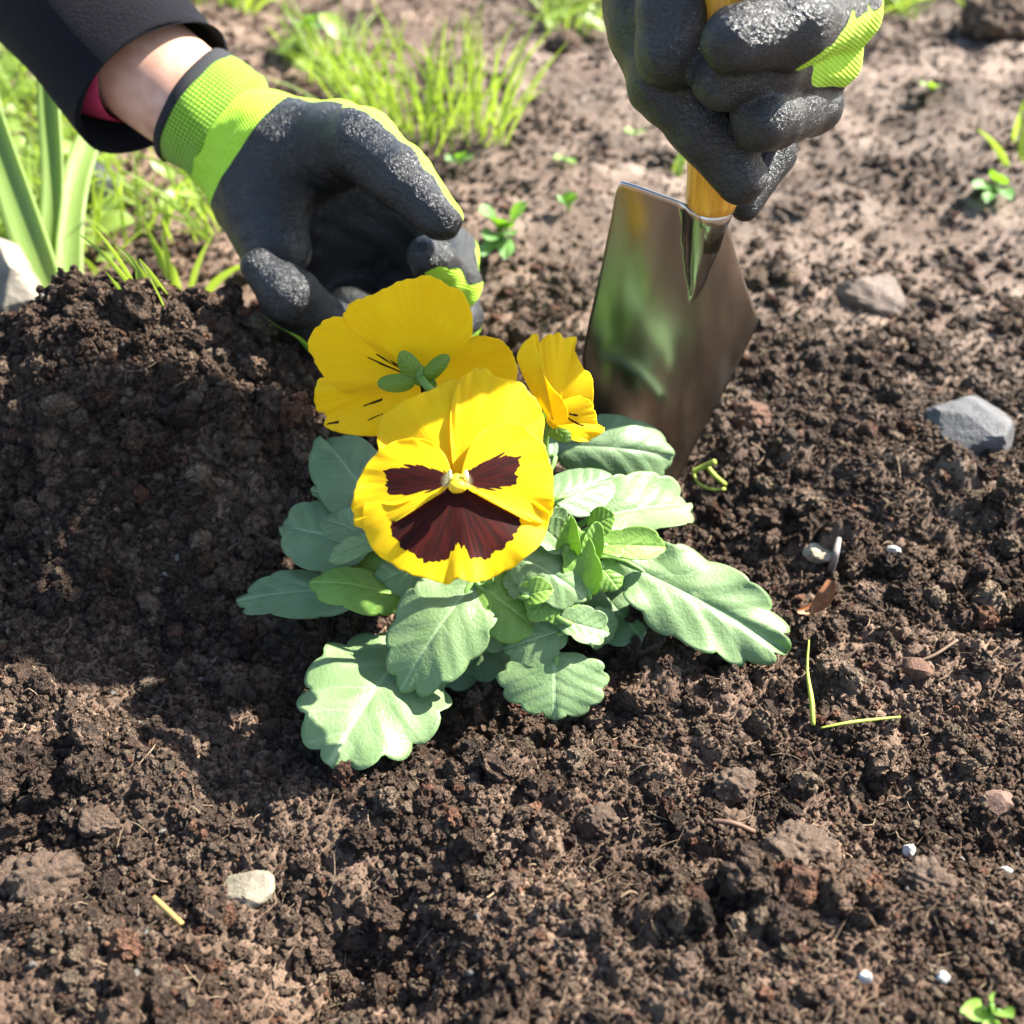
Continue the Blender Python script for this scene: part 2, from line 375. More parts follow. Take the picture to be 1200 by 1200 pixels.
# stones and bits that lie on top of the crumbs: pixel, half width in pixels
CLEAR = [(1138, 512, 48), (1018, 352, 34), (954, 657, 15), (1043, 659, 8), (292, 1044, 26), (1070, 796, 17), (1167, 948, 18), (882, 498, 20), (174, 711, 14), (62, 1038, 34), (118, 968, 18), (858, 928, 24), (930, 1015, 34), (1085, 1040, 26), (700, 968, 20), (860, 966, 14), (955, 705, 14), (979, 650, 10), (196, 1067, 12), (1000, 846, 8), (1030, 842, 8), (1062, 1006, 8), (1174, 1030, 8), (1101, 1155, 8), (1011, 1152, 8)]
CLEAR = [(p_[0], p_[1], h_ * PX * depth(p_)) for p_, h_ in ((surf(a_, b_), c_) for a_, b_, c_ in CLEAR)]
def crumbs(name, n, ymin, ymax, smin, smax, power, seed, label, sub, sink=.15, fade=True, box=None):
    rg = np.random.default_rng(seed)
    y = ymin + (ymax - ymin) * rg.random(n * 2); x = (rg.random(n * 2) * 2 - 1) * (.06 + .46 * y)
    keep = rg.random(n * 2) < (.06 + .46 * y) / (.06 + .46 * ymax)
    if fade: keep &= rg.random(n * 2) > sstep(ymax - .17, ymax, y + .04 * (vnoise(x / .03, y / .03, 5) - .5))
    clump = fbm(x / .018, y / .018, 3, seed + 1); keep &= rg.random(n * 2) < sstep(.25, .62, clump) + .45
    x, y = x[keep][:n], y[keep][:n]; n = len(x)
    s = smin * (smax / smin) ** (rg.random(n) ** power)
    if box is not None:                                             # extra cover where the slope is steep
        x = box[0] + (box[1] - box[0]) * rg.random(n); y = box[2] + (box[3] - box[2]) * rg.random(n)
    ok = np.ones(len(x), bool)
    for cx_, cy_, cr_ in CLEAR: ok &= np.hypot(x - cx_, y - cy_) > cr_ * (.75 + .35 * rg.random(len(x))) + (s * .9 if smax > .006 else 0)
    x, y, s = x[ok], y[ok], s[ok]; n = len(x)
    s = s * (.65 + .8 * sstep(.3, .65, fbm(x / .03, y / .03, 2, seed + 9)))
    z = soil_z(x, y) + s * (.5 - sink)
    me = bpy.data.meshes.new(name); me.from_pydata(np.stack([x, y, z], 1).tolist(), [], [])
    c = soil_col(x, y, 0) * ((.62 + 1.15 * rg.random((n, 1)) ** 1.2) if fade else (.8 + .5 * rg.random((n, 1))))
    red = rg.random(n) < .07; c[red] = c[red] * np.array([1.35, 1.02, .9])
    gold = rg.random(n) < .16; c[gold] = np.array([.34, .25, .17]) * (.6 + .7 * rg.random((gold.sum(), 1)))
    wh = rg.random(n) < .006; c[wh] = np.array([.55, .52, .46]); s[wh] = np.minimum(s[wh], .0022)
    cattr(me, 'col', c); vattr(me, 'rot', rg.random((n, 3)) * 6.28)
    fattr(me, 'vari', np.floor(rg.random(n) * 6))
    sc3 = s[:, None] * (.65 + .6 * rg.random((n, 3))); vattr(me, 'siz', sc3)
    o = bpy.data.objects.new(name, me); COL.objects.link(o); tag(o, label, 'soil', kind='stuff')
    ng = bpy.data.node_groups.new(name + '_nodes', 'GeometryNodeTree')
    ng.interface.new_socket('Geometry', in_out='INPUT', socket_type='NodeSocketGeometry')
    ng.interface.new_socket('Geometry', in_out='OUTPUT', socket_type='NodeSocketGeometry')
    N = ng.nodes; L = ng.links
    gi = N.new('NodeGroupInput'); go = N.new('NodeGroupOutput'); join = N.new('GeometryNodeJoinGeometry')
    for k in range(6):
        ico = N.new('GeometryNodeMeshIcoSphere'); ico.inputs['Radius'].default_value = .5; ico.inputs['Subdivisions'].default_value = sub
        sp = N.new('GeometryNodeSetPosition'); pos = N.new('GeometryNodeInputPosition'); nz = N.new('ShaderNodeTexNoise')
        nz.noise_dimensions = '4D'; nz.inputs['W'].default_value = k * 7.3; nz.inputs['Scale'].default_value = (1.7, 2.6, 3.6)[k % 3]
        nz.inputs['Detail'].default_value = 3; nz.inputs['Roughness'].default_value = .65
        L.new(pos.outputs[0], nz.inputs['Vector'])
        sub1 = N.new('ShaderNodeVectorMath'); sub1.operation = 'SUBTRACT'; sub1.inputs[1].default_value = (.5, .5, .5); L.new(nz.outputs['Color'], sub1.inputs[0])
        scl = N.new('ShaderNodeVectorMath'); scl.operation = 'SCALE'; scl.inputs['Scale'].default_value = .95; L.new(sub1.outputs[0], scl.inputs[0])
        nz2 = N.new('ShaderNodeTexNoise'); nz2.inputs['Scale'].default_value = 7.5 + k; nz2.inputs['Detail'].default_value = 2; L.new(pos.outputs[0], nz2.inputs['Vector'])
        s2 = N.new('ShaderNodeVectorMath'); s2.operation = 'SUBTRACT'; s2.inputs[1].default_value = (.5, .5, .5); L.new(nz2.outputs['Color'], s2.inputs[0])
        m2 = N.new('ShaderNodeVectorMath'); m2.operation = 'MULTIPLY_ADD'; m2.inputs[1].default_value = (.42, .42, .42); L.new(s2.outputs[0], m2.inputs[0]); L.new(scl.outputs[0], m2.inputs[2])
        L.new(ico.outputs[0], sp.inputs['Geometry']); L.new(m2.outputs[0], sp.inputs['Offset'])
        sm = N.new('GeometryNodeSetShadeSmooth'); L.new(sp.outputs[0], sm.inputs[0])
        mt = N.new('GeometryNodeSetMaterial'); mt.inputs['Material'].default_value = MAT_CRUMB; L.new(sm.outputs[0], mt.inputs[0])
        g2i = N.new('GeometryNodeGeometryToInstance'); L.new(mt.outputs[0], g2i.inputs[0]); L.new(g2i.outputs[0], join.inputs[0])
    iop = N.new('GeometryNodeInstanceOnPoints'); L.new(gi.outputs[0], iop.inputs['Points']); L.new(join.outputs[0], iop.inputs['Instance'])
    iop.inputs['Pick Instance'].default_value = True
    def na(nm, typ):
        q = N.new('GeometryNodeInputNamedAttribute'); q.data_type = typ; q.inputs['Name'].default_value = nm; return q.outputs[0]
    L.new(na('vari', 'FLOAT'), iop.inputs['Instance Index'])
    L.new(na('rot', 'FLOAT_VECTOR'), iop.inputs['Rotation']); L.new(na('siz', 'FLOAT_VECTOR'), iop.inputs['Scale'])
    L.new(iop.outputs[0], go.inputs[0])
    md = o.modifiers.new('scatter', 'NODES'); md.node_group = ng
    return o
crumbs('soil_crumbs', 150000, .14, .60, .0005, .0030, 1.5, 5, 'loose dark peaty soil crumbs heaped around the pansy plant', 3)
crumbs('soil_clods', 7500, .14, .66, .0028, .0125, 2.6, 15, 'knobbly dark soil clods mixed through the loose crumbs', 4, .28)
crumbs('mound_crumbs', 34000, .14, .60, .0008, .0042, 1.7, 25, 'loose crumbs covering the dark soil mound beside the pansy', 3, .2, True, (-.34, -.03, .33, .50))
crumbs('mound_clods', 1500, .14, .60, .004, .012, 2.0, 26, 'knobbly clods on the steep face of the soil mound', 4, .3, True, (-.34, -.03, .33, .50))
crumbs('soil_crumbs', 70000, .44, 1.35, .0008, .0055, 2.2, 6, 'dry grey brown soil crumbs on the bed behind the trowel', 2, .25, False)

# ------------------------------------------------------------------ generators for shapes
def set_uv(me, uv):
    """per-vertex uv"""
    lay = me.uv_layers.new(name='UVMap'); idx = np.empty(len(me.loops), np.int32); me.loops.foreach_get('vertex_index', idx)
    lay.data.foreach_set('uv', np.asarray(uv, np.float32)[idx].ravel())
def spline(pts, n, closed=False):
    p = np.asarray(pts, float); m = len(p)
    t = np.linspace(0, m if closed else m - 1, n, endpoint=not closed); i = np.floor(t).astype(int)
    if not closed: i = np.minimum(i, m - 2)
    f = (t - i)[:, None]
    def g(k): return p[k % m] if closed else p[np.clip(k, 0, m - 1)]
    a, b, c, d = g(i - 1), g(i), g(i + 1), g(i + 2)
    return .5 * (2 * b + (c - a) * f + (2 * a - 5 * b + 4 * c - d) * f ** 2 + (3 * b - a - 3 * c + d) * f ** 3)
def tube(pts, rad, n=10, cap=True):
    """round tube through world points"""
    p = np.asarray(pts, float); rad = np.broadcast_to(np.asarray(rad, float), (len(p),))
    t = np.gradient(p, axis=0); t /= np.linalg.norm(t, axis=1)[:, None] + 1e-12
    a = np.cross(t[0], [0.31, .2, .93]); 
    if np.linalg.norm(a) < .1: a = np.cross(t[0], [1, 0, 0])
    a = unit(a); V = []
    for i in range(len(p)):
        a = unit(a - t[i] * np.dot(a, t[i])); b = np.cross(t[i], a)
        th = np.arange(n) * 2 * pi / n
        V.append(p[i] + rad[i] * (np.cos(th)[:, None] * a + np.sin(th)[:, None] * b))
    V = np.vstack(V); f = []
    for i in range(len(p) - 1):
        for j in range(n):
            f.append([i * n + j, i * n + (j + 1) % n, (i + 1) * n + (j + 1) % n, (i + 1) * n + j])
    if cap:
        f.append(list(range(n))[::-1]); f.append([(len(p) - 1) * n + j for j in range(n)])
    return V, f
def ringtube(path, n=72, nl=60, fold=None, axis=None):
    """path rows (px, py, depth, half width px in the picture plane, half width px along the view)"""
    q = spline(np.asarray(path, float), nl); V = []; UV = []
    ctr = np.array([P(a, b, c) for a, b, c, _, _ in q]); t = np.gradient(ctr, axis=0)
    if axis is not None: t = np.tile(P(*axis[1]) - P(*axis[0]), (nl, 1))
    for i in range(nl):
        ti = unit(t[i]); side = unit(np.cross(ti, F)); dep = unit(np.cross(side, ti)); k = q[i, 2] * PX
        th = np.linspace(0, 2 * pi, n); f = fold(i / (nl - 1), th) if fold else 1.0
        ring = ctr[i] + (f * np.cos(th))[:, None] * side * q[i, 3] * k + (f * np.sin(th))[:, None] * dep * q[i, 4] * k if fold else ctr[i] + np.cos(th)[:, None] * side * q[i, 3] * k + np.sin(th)[:, None] * dep * q[i, 4] * k
        V.append(ring); UV.append(np.stack([th / (2 * pi), np.full(n, i / (nl - 1))], 1))
    V = np.vstack(V); UV = np.vstack(UV); fc = grid_faces(nl, n)
    return V, fc, UV
def ribbon(pts, wid, normal, n=18, m=5, fold=.25, twist=0.0):
    """strap leaf along world points; width tapers by list"""
    p = spline(pts, n); wd = np.interp(np.linspace(0, 1, n), np.linspace(0, 1, len(wid)), wid)
    t = np.gradient(p, axis=0); V = []; UV = []
    for i in range(n):
        ti = unit(t[i]); s = unit(np.cross(ti, normal)); nn = np.cross(s, ti); a = twist * i / (n - 1)
        s, nn = s * cos(a) + nn * sin(a), nn * cos(a) - s * sin(a)
        for j in range(m):
            u = j / (m - 1) * 2 - 1
            V.append(p[i] + s * u * wd[i] * .5 + nn * fold * wd[i] * .5 * u * u); UV.append((j / (m - 1), i / (n - 1) * 6))
    return np.array(V), grid_faces(n, m), np.array(UV)

def leaf_mesh(base, tip, width, nhint, bend=.08, cup=.12, lobes=9, scal=.075, shape=.0, seed=0, ns=13, nt_=110, curl=0.0, droop=0.0):
    """a scalloped leaf blade between two world points"""
    rg = np.random.default_rng(seed); base = np.asarray(base, float); tip = np.asarray(tip, float)
    A = tip - base; Ln = np.linalg.norm(A); A = A / Ln; S = unit(np.cross(A, nhint)); N = np.cross(S, A)
    ph = np.linspace(0, 2 * pi, nt_, endpoint=False); hw = width / 2 / Ln
    # outline around a centre on the midrib, x along the leaf, y across
    cx = .46; ex = np.where(np.cos(ph) > 0, .54, .46)
    x = cx + ex * np.sign(np.cos(ph)) * np.abs(np.cos(ph)) ** .92; y = hw * np.sin(ph) * (1 - shape * (np.cos(ph)))
    q = np.abs(np.mod(ph / pi, 2) - 1)                                 # 1 at the stalk end ... 0 at tip (mirrored)
    q = np.where(ph <= pi, ph / pi, 2 - ph / pi)
    jit = rg.random(2) * .08
    sc = np.abs(np.sin(pi * (lobes / 2) * (q + np.where(ph <= pi, jit[0], jit[1]) * q) + pi / 2)) ** .5
    env = sstep(1.0, .82, q)
    k = 1 + scal * 1.2 * (sc - .8) * 2 * env + .03 * np.sin(3 * ph + rg.random() * 6)
    ox, oy = cx + (x - cx) * k, y * k
    s = np.linspace(0, 1, ns + 1)[1:] ** .8
    xs = np.concatenate([[cx], (cx + s[:, None] * (ox - cx)).ravel()]); ys = np.concatenate([[0], (s[:, None] * oy).ravel()])
    sr = np.concatenate([[0], np.repeat(s, nt_)]); pr = np.concatenate([[0], np.tile(ph, ns)])
    yn = ys / hw
    z = bend * 4 * xs * (1 - xs) - cup * hw * 2 * yn ** 2 - droop * np.maximum(xs - .45, 0) ** 2 * 3
    z += curl * sr ** 3 * np.sin(pr + rg.random() * 6) * hw
    z += .035 * sr ** 4 * np.sin(pr * lobes * .5 + rg.random() * 6) + .02 * sr * np.sin(2 * pr + rg.random() * 6)
    z -= .014 * np.exp(-(yn / .10) ** 2)                                # sunk midrib
    z += .005 * np.cos(2 * pi * (xs * 5.2 - np.abs(yn) * 1.7)) * np.minimum(np.abs(yn) * 3, 1) * (1 - .5 * sr)
    V = base + Ln * (xs[:, None] * A + ys[:, None] * S + z[:, None] * N)
    f = [[0, 1 + j, 1 + (j + 1) % nt_] for j in range(nt_)]
    for i in range(ns - 1):
        for j in range(nt_):
            f.append([1 + i * nt_ + j, 1 + (i + 1) * nt_ + j, 1 + (i + 1) * nt_ + (j + 1) % nt_, 1 + i * nt_ + (j + 1) % nt_])
    return V, f, np.stack([xs, yn], 1)

# implicit surface -> mesh (naive surface nets)
def surface_nets(f, origin, h):
    ins = f < 0; nx, ny, nz = f.shape
    c = [(i, j, k) for i in (0, 1) for j in (0, 1) for k in (0, 1)]
    sl = lambda a, o: a[o[0]:nx - 1 + o[0], o[1]:ny - 1 + o[1], o[2]:nz - 1 + o[2]]
    cnt = sum(sl(ins, o).astype(np.int8) for o in c); act = (cnt > 0) & (cnt < 8)
    idx = np.full(act.shape, -1, np.int64); cells = np.argwhere(act); idx[act] = np.arange(len(cells))
    fv = {o: sl(f, o)[act] for o in c}; acc = np.zeros((len(cells), 3)); num = np.zeros(len(cells))
    for a in c:
        for ax in range(3):
            if a[ax]: continue
            b = list(a); b[ax] = 1; b = tuple(b)
            fa, fb = fv[a], fv[b]; cr = (fa < 0) != (fb < 0); t = np.where(cr, fa / np.where(cr, fa - fb, 1), 0)
            p = np.array(a, float)[None, :].repeat(len(cells), 0); p[:, ax] += t
            acc[cr] += p[cr]; num[cr] += 1
    V = origin + h * (cells + acc / num[:, None]); Q = []
    for ax in range(3):
        a = [slice(None)] * 3; b = [slice(None)] * 3; a[ax] = slice(0, -1); b[ax] = slice(1, None)
        e = np.argwhere(ins[tuple(a)] != ins[tuple(b)]); sgn = ins[tuple(a)][tuple(e.T)]
        u, v = [(1, 2), (2, 0), (0, 1)][ax]
        ok = (e[:, u] > 0) & (e[:, v] > 0) & (e[:, u] < act.shape[u]) & (e[:, v] < act.shape[v]); e = e[ok]; sgn = sgn[ok]
        def at(du, dv):
            q = e.copy(); q[:, u] -= du; q[:, v] -= dv; return idx[tuple(q.T)]
        quad = np.stack([at(1, 1), at(0, 1), at(0, 0), at(1, 0)], 1); quad[~sgn] = quad[~sgn][:, ::-1]; Q.append(quad)
    return V, np.vstack(Q)
def smooth_v(V, Q, it=2, lam=.5):
    e = np.vstack([Q[:, [0, 1]], Q[:, [1, 2]], Q[:, [2, 3]], Q[:, [3, 0]]])
    for _ in range(it):
        s = np.zeros_like(V); n = np.zeros(len(V))
        for a, b in ((0, 1), (1, 0)):
            for ax in range(3): s[:, ax] += np.bincount(e[:, a], V[e[:, b], ax], len(V))
            n += np.bincount(e[:, a], minlength=len(V))
        V = V + lam * (s / np.maximum(n, 1)[:, None] - V)
    return V
def cone_d(p, a, b, ra, rb):
    ab = b - a; t = np.clip(((p - a) @ ab) / (ab @ ab), 0, 1); return np.linalg.norm(p - (a + t[..., None] * ab), axis=-1) - (ra + (rb - ra) * t)
def smin(a, b, k):
    h = np.clip(.5 + .5 * (b - a) / k, 0, 1); return b + (a - b) * h - k * h * (1 - h)
def build_hand(palm, fingers, h=.00115, kp=.010, kf=.006, cut=None):
    """palm, fingers: lists of capsules rows (px,py,d,rpx, px,py,d,rpx, back vector)"""
    def caps(rows): return [(P(*r[0:3]), P(*r[4:7]), r[3] * r[2] * PX, r[7] * r[6] * PX, r[8]) for r in rows]
    pl = caps(palm); fs = [caps(x) for x in fingers]; al = pl + [c for x in fs for c in x]
    lo = np.min([np.minimum(a - ra, b - rb) for a, b, ra, rb, _ in al], 0) - .006; hi = np.max([np.maximum(a + ra, b + rb) for a, b, ra, rb, _ in al], 0) + .006
    ax = [np.arange(lo[i], hi[i], h) for i in range(3)]; G = np.stack(np.meshgrid(*ax, indexing='ij'), -1)
    def chain(cs, k):
        d = None
        for a, b, ra, rb, _ in cs:
            q = cone_d(G, a, b, ra, rb); d = q if d is None else smin(d, q, k)
        return d
    dp = chain(pl, kp); D = dp
    for x in fs: D = smin(D, smin(dp, chain(x, .004), kf), .0005)
    # slack rubber: low wrinkles
    D = D + .00045 * np.sin(G[..., 0] * 310 + 2.2 * np.sin(G[..., 2] * 170)) * np.sin(G[..., 2] * 260 + 1.7 * np.sin(G[..., 1] * 210)) \
          + .00012 * np.sin(G[..., 0] * 900 + 3 * np.sin(G[..., 1] * 500)) * np.sin(G[..., 2] * 800)
    V, Q = surface_nets(D, lo, h); V = smooth_v(V, Q, 4, .5)
    # where the rubber ends: by the way each stretch of hand faces
    nrm = np.zeros_like(V); fn = np.cross(V[Q[:, 2]] - V[Q[:, 0]], V[Q[:, 3]] - V[Q[:, 1]])
    for j in range(4):
        for a in range(3): nrm[:, a] += np.bincount(Q[:, j], fn[:, a], len(V))
    nrm /= np.linalg.norm(nrm, axis=1)[:, None] + 1e-12
    wsum = 0; acc = 0
    for a, b, ra, rb, bk in al:
        wgt = np.exp(-np.maximum(cone_d(V, a, b, ra, rb), -.002) / .003) + 1e-9
        bv = unit(R * bk[0] + U * bk[1] + F * bk[2]); acc = acc + wgt * (bk[3] - nrm @ bv); wsum = wsum + wgt
    coat = acc / wsum
    return V, Q, coat

# ------------------------------------------------------------------ pansy plant
PB = surf(590, 735)
pansy = thing('pansy_plant', PB, 'yellow pansy with dark faced bloom and scalloped leaves in freshly dug soil', 'flower')
def polysd(pts, poly):
    """signed distance to polygon, positive inside"""
    p = np.asarray(pts, float); q = np.asarray(poly, float); d = np.full(len(p), 1e9); ins = np.zeros(len(p), bool)
    for i in range(len(q)):
        a, b = q[i], q[(i + 1) % len(q)]; ab = b - a
        t = np.clip(((p - a) @ ab) / (ab @ ab), 0, 1); d = np.minimum(d, np.linalg.norm(p - a - t[:, None] * ab, axis=1))
        c = (a[1] > p[:, 1]) != (b[1] > p[:, 1])
        xi = a[0] + (p[:, 1] - a[1]) / np.where(ab[1] == 0, 1e-9, ab[1]) * ab[0]; ins ^= c & (p[:, 0] < xi)
    return np.where(ins, d, -d)
def petal(parent, outline, root, d0, lift, tilt=(0, 0), bow=0, ruff=.0018, blot=None, seed=0, pale=None, n=190, ns=44, jag=3.0, freq=9):
    rg = np.random.default_rng(seed); o = spline(outline, n, True); root = np.array(root, float)
    cen = o.mean(0); t = np.linspace(0, 1, n, endpoint=False)
    # crinkled rim
    rim = o - root; rl = np.linalg.norm(rim, axis=1); rmx = rl.max()
    sd1 = rg.random() * 50; wob = 5.0 * (vnoise(t * 26, t * 0 + sd1, seed) - .5) + 3.2 * (vnoise(t * 58, t * 0 + sd1, seed + 1) - .5)
    o = o + rim / (rl[:, None] + 1e-9) * (wob * np.clip(rl / rmx * 1.5 - .6, 0, 1))[:, None]
    s = np.linspace(0, 1, ns + 1)[1:]
    pts = np.vstack([root[None], (root + s[:, None, None] * (o - root)).reshape(-1, 2)])
    sr = np.concatenate([[0], np.repeat(s, n)]); tr = np.concatenate([[0], np.tile(t, ns)]); rr_ = np.linalg.norm(pts - root, axis=1) / rmx
    dx, dy = (pts[:, 0] - root[0]), (root[1] - pts[:, 1])
    k = d0 * PX
    ph = rg.random(4) * 6.28
    z = lift + (tilt[0] * dx + tilt[1] * dy) * k - bow * rr_ ** 2
    z += ruff * 1.5 * sr ** 3.5 * rr_ * (vnoise(tr * freq * 1.6, sr * 1.5 + ph[0], seed + 5) - .5) + ruff * .75 * sr ** 6 * rr_ * (vnoise(tr * freq * 3.7, sr * 2 + ph[1], seed + 6) - .5)
    z += .0012 * np.sin(2 * pi * tr * 2 + ph[3]) * rr_ + .0011 * (fbm(pts[:, 0] / 42 + seed, pts[:, 1] / 42, 2, seed) - .4) * rr_
    V = np.array([P(a, b, d0) for a, b in pts]); V = C0 + (V - C0) * ((d0 - z) / d0)[:, None]
    f = [[0, 1 + j, 1 + (j + 1) % n] for j in range(n)]
    gi = grid_faces(n, ns, True)   # index i*ns+j -> remap to j*n+i
    gi = 1 + (gi % ns) * n + gi // ns
    f += gi.tolist()
    ob = part('petal', V, f, MAT_PETAL, parent); me = ob.data
    set_uv(me, np.stack([tr, rr_], 1))
    ang = np.arctan2(dy, dx)
    if blot:
        sd = np.full(len(pts), -50.0)
        for b in blot:
            q = polysd(pts, b[0]); j = b[1] if len(b) > 1 else jag
            q = q + j * (2 * vnoise(ang * 26, rr_ * 3, seed) - 1) + j * .6 * (2 * vnoise(ang * 60, rr_ * 4, seed + 3) - 1)
            sd = np.maximum(sd, q)
        fattr(me, 'blotch', sd)
    else: fattr(me, 'blotch', np.full(len(pts), -50.0))
    pv = np.zeros(len(pts))
    if pale: pv = np.clip(1 - np.hypot(pts[:, 0] - pale[0], pts[:, 1] - pale[1]) / pale[2], 0, 1) * .8
    fattr(me, 'pale', pv)
    sol = ob.modifiers.new('thickness', 'SOLIDIFY'); sol.thickness = .00025; sol.offset = 0
    return ob
def blob(c, r, n=14, m=10, seed=0, amp=.1):
    rg = np.random.default_rng(seed); V = []; f = []
    for i in range(m):
        a = pi * (i + .5) / m
        for j in range(n):
            b = 2 * pi * j / n; V.append(np.asarray(c) + np.asarray(r) * np.array([sin(a) * cos(b), sin(a) * sin(b), cos(a)]) * (1 + amp * (rg.random() - .5)))
    f = [[i * n + j, (i + 1) * n + j, (i + 1) * n + (j + 1) % n, i * n + (j + 1) % n] for i in range(m - 1) for j in range(n)]
    f += [list(range(n)), [(m - 1) * n + j for j in range(n)][::-1]]
    return V, f
MAT_THROAT = simple('yellow_green_throat', (.62, .55, .03), .5, 900, .35, 1500, .5, .0004)
MAT_HAIR = simple('pale_throat_hairs', (.75, .72, .35), .6, 900, .2)

D1 = .395
def stem(parent, pts, r=.0013):
    V, f = tube(spline(pts, 16), r, 8); part('stem', V, f, MAT_STALK, parent)
# --- front bloom, dark face
V, f = blob(P(536, 566, D1 - .004), (.0026, .003, .003), seed=3)
fl1 = part('flower', V, f, MAT_THROAT, pansy); tag(fl1, 'yellow bloom with dark maroon blotches facing forward')
petal(fl1, [(533, 560), (488, 556), (452, 552), (444, 530), (443, 505), (452, 483), (475, 470), (500, 458), (530, 446), (552, 452), (565, 490), (555, 530)], (533, 560), D1, -.0060, (0, -.16), .004, .0040, None, 11)
petal(fl1, [(536, 560), (528, 515), (530, 470), (542, 441), (565, 432), (585, 441), (610, 449), (630, 472), (638, 500), (630, 532), (602, 550), (565, 556)], (536, 560), D1, -.0040, (0, -.14), .004, .0040, None, 12)
petal(fl1, [(534, 566), (500, 578), (462, 592), (428, 590), (426, 622), (444, 650), (470, 667), (500, 677), (522, 684), (536, 677), (552, 681), (577, 676), (606, 660), (630, 640), (645, 608), (628, 590), (585, 580), (553, 573)], (535, 566), D1, -.0005, (0, -.34), .003, .0034,
      [([(522, 564), (550, 566), (577, 580), (614, 595), (609, 614), (596, 637), (568, 656), (549, 653), (537, 634), (526, 655), (498, 659), (477, 645), (456, 623), (463, 602), (493, 581)],)], 13, n=230, ns=56)
petal(fl1, [(529, 563), (522, 535), (503, 517), (477, 514), (450, 524), (430, 545), (417, 570), (413, 595), (417, 614), (432, 622), (462, 612), (500, 588), (520, 575)], (530, 564), D1, .0022, (.06, -.24), .0035, .0036,
      [([(524, 553), (490, 546), (467, 546), (450, 553), (455, 566), (452, 580), (482, 580), (512, 574), (526, 566)],)], 14, (527, 564, 11))
petal(fl1, [(541, 563), (548, 530), (566, 504), (593, 496), (620, 504), (638, 525), (647, 555), (649, 585), (643, 608), (624, 612), (594, 598), (560, 580), (548, 573)], (540, 564), D1, .0026, (-.02, -.24), .0035, .0036,
      [([(546, 553), (572, 541), (592, 532), (610, 536), (605, 553), (607, 570), (585, 574), (560, 574), (546, 566)],)], 15, (544, 564, 11))
for sx, seed in ((527, 5), (546, 6)):
    V, f = blob(P(sx, 558, D1 - .0055), (.0008, .0010, .0022), seed=seed, amp=.5); part('throat_hairs', V, f, MAT_HAIR, fl1)
V, f = blob(P(536, 570, D1 - .0075), (.0030, .0022, .0022), seed=8, amp=.12); part('stigma', V, f, simple('stigma_yellow', (.75, .48, .01), .5, 900, .2), fl1)
stem(fl1, [P(536, 566, D1 + .008), P(545, 560, D1 + .020), P(560, 600, D1 + .030), P(575, 680, D1 + .04), PB])

# --- bloom behind, seen from its back
D2 = .437
V, f = blob(P(492, 440, D2 - .004), (.003, .003, .004), seed=4)
fl2 = part('flower', V, f, MAT_SEPAL, pansy); tag(fl2, 'plain yellow bloom seen from its back with green sepals')
ST = lambda a, b: [((a[0], a[1] - .9), (b[0], b[1] - 1.1), (b[0], b[1] + 1.1), (a[0], a[1] + .9))]
petal(fl2, [(488, 442), (445, 415), (408, 380), (404, 363), (424, 350), (450, 338), (475, 327), (500, 323), (526, 332), (548, 352), (554, 376), (548, 402), (522, 428)], (490, 440), D2, -.002, (-.1, .75), .004, .002, None, 21)
petal(fl2, [(490, 444), (510, 415), (540, 398), (565, 394), (590, 402), (603, 420), (606, 441), (585, 458), (535, 462)], (492, 442), D2, -.006, (-.25, .5), .004, .002, None, 22)
petal(fl2, [(488, 442), (458, 412), (424, 384), (398, 371), (376, 380), (362, 399), (368, 424), (382, 444), (404, 460), (445, 461)], (488, 440), D2, -.001, (.05, .7), .004, .0018,
      [(x, .5) for x in ST((478, 436), (440, 414)) + ST((476, 432), (452, 420)) + ST((474, 438), (430, 418))], 23)
petal(fl2, [(490, 448), (450, 452), (410, 450), (376, 443), (369, 465), (371, 481), (382, 487), (380, 500), (400, 507), (442, 511), (485, 500)], (490, 446), D2, -.004, (.05, .5), .004, .002,
      [(x, .8) for x in ST((383, 497), (397, 494)) + ST((430, 493), (450, 484)) + ST((448, 468), (425, 476))], 24)
def sepal(parent, a, b, wpx, d, seed):
    A, B = P(*a, d), P(*b, d - .004); V, f, uv = leaf_mesh(A, B, wpx * d * PX, -F, .10, .2, 0, 0, .1, seed, 5, 28)
    o = part('sepal', V, f, MAT_SEPAL, parent); set_uv(o.data, uv)
sepal(fl2, (489, 443), (469, 412), 25, D2 - .006, 1); sepal(fl2, (495, 446), (526, 416), 20, D2 - .006, 2)
sepal(fl2, (486, 448), (441, 450), 22, D2 - .006, 3); sepal(fl2, (496, 448), (512, 452), 14, D2 - .005, 4)
stem(fl2, [P(492, 442, D2 - .004), P(500, 452, D2 - .012), P(520, 480, D2 - .006), P(560, 600, D2), PB], .0014)
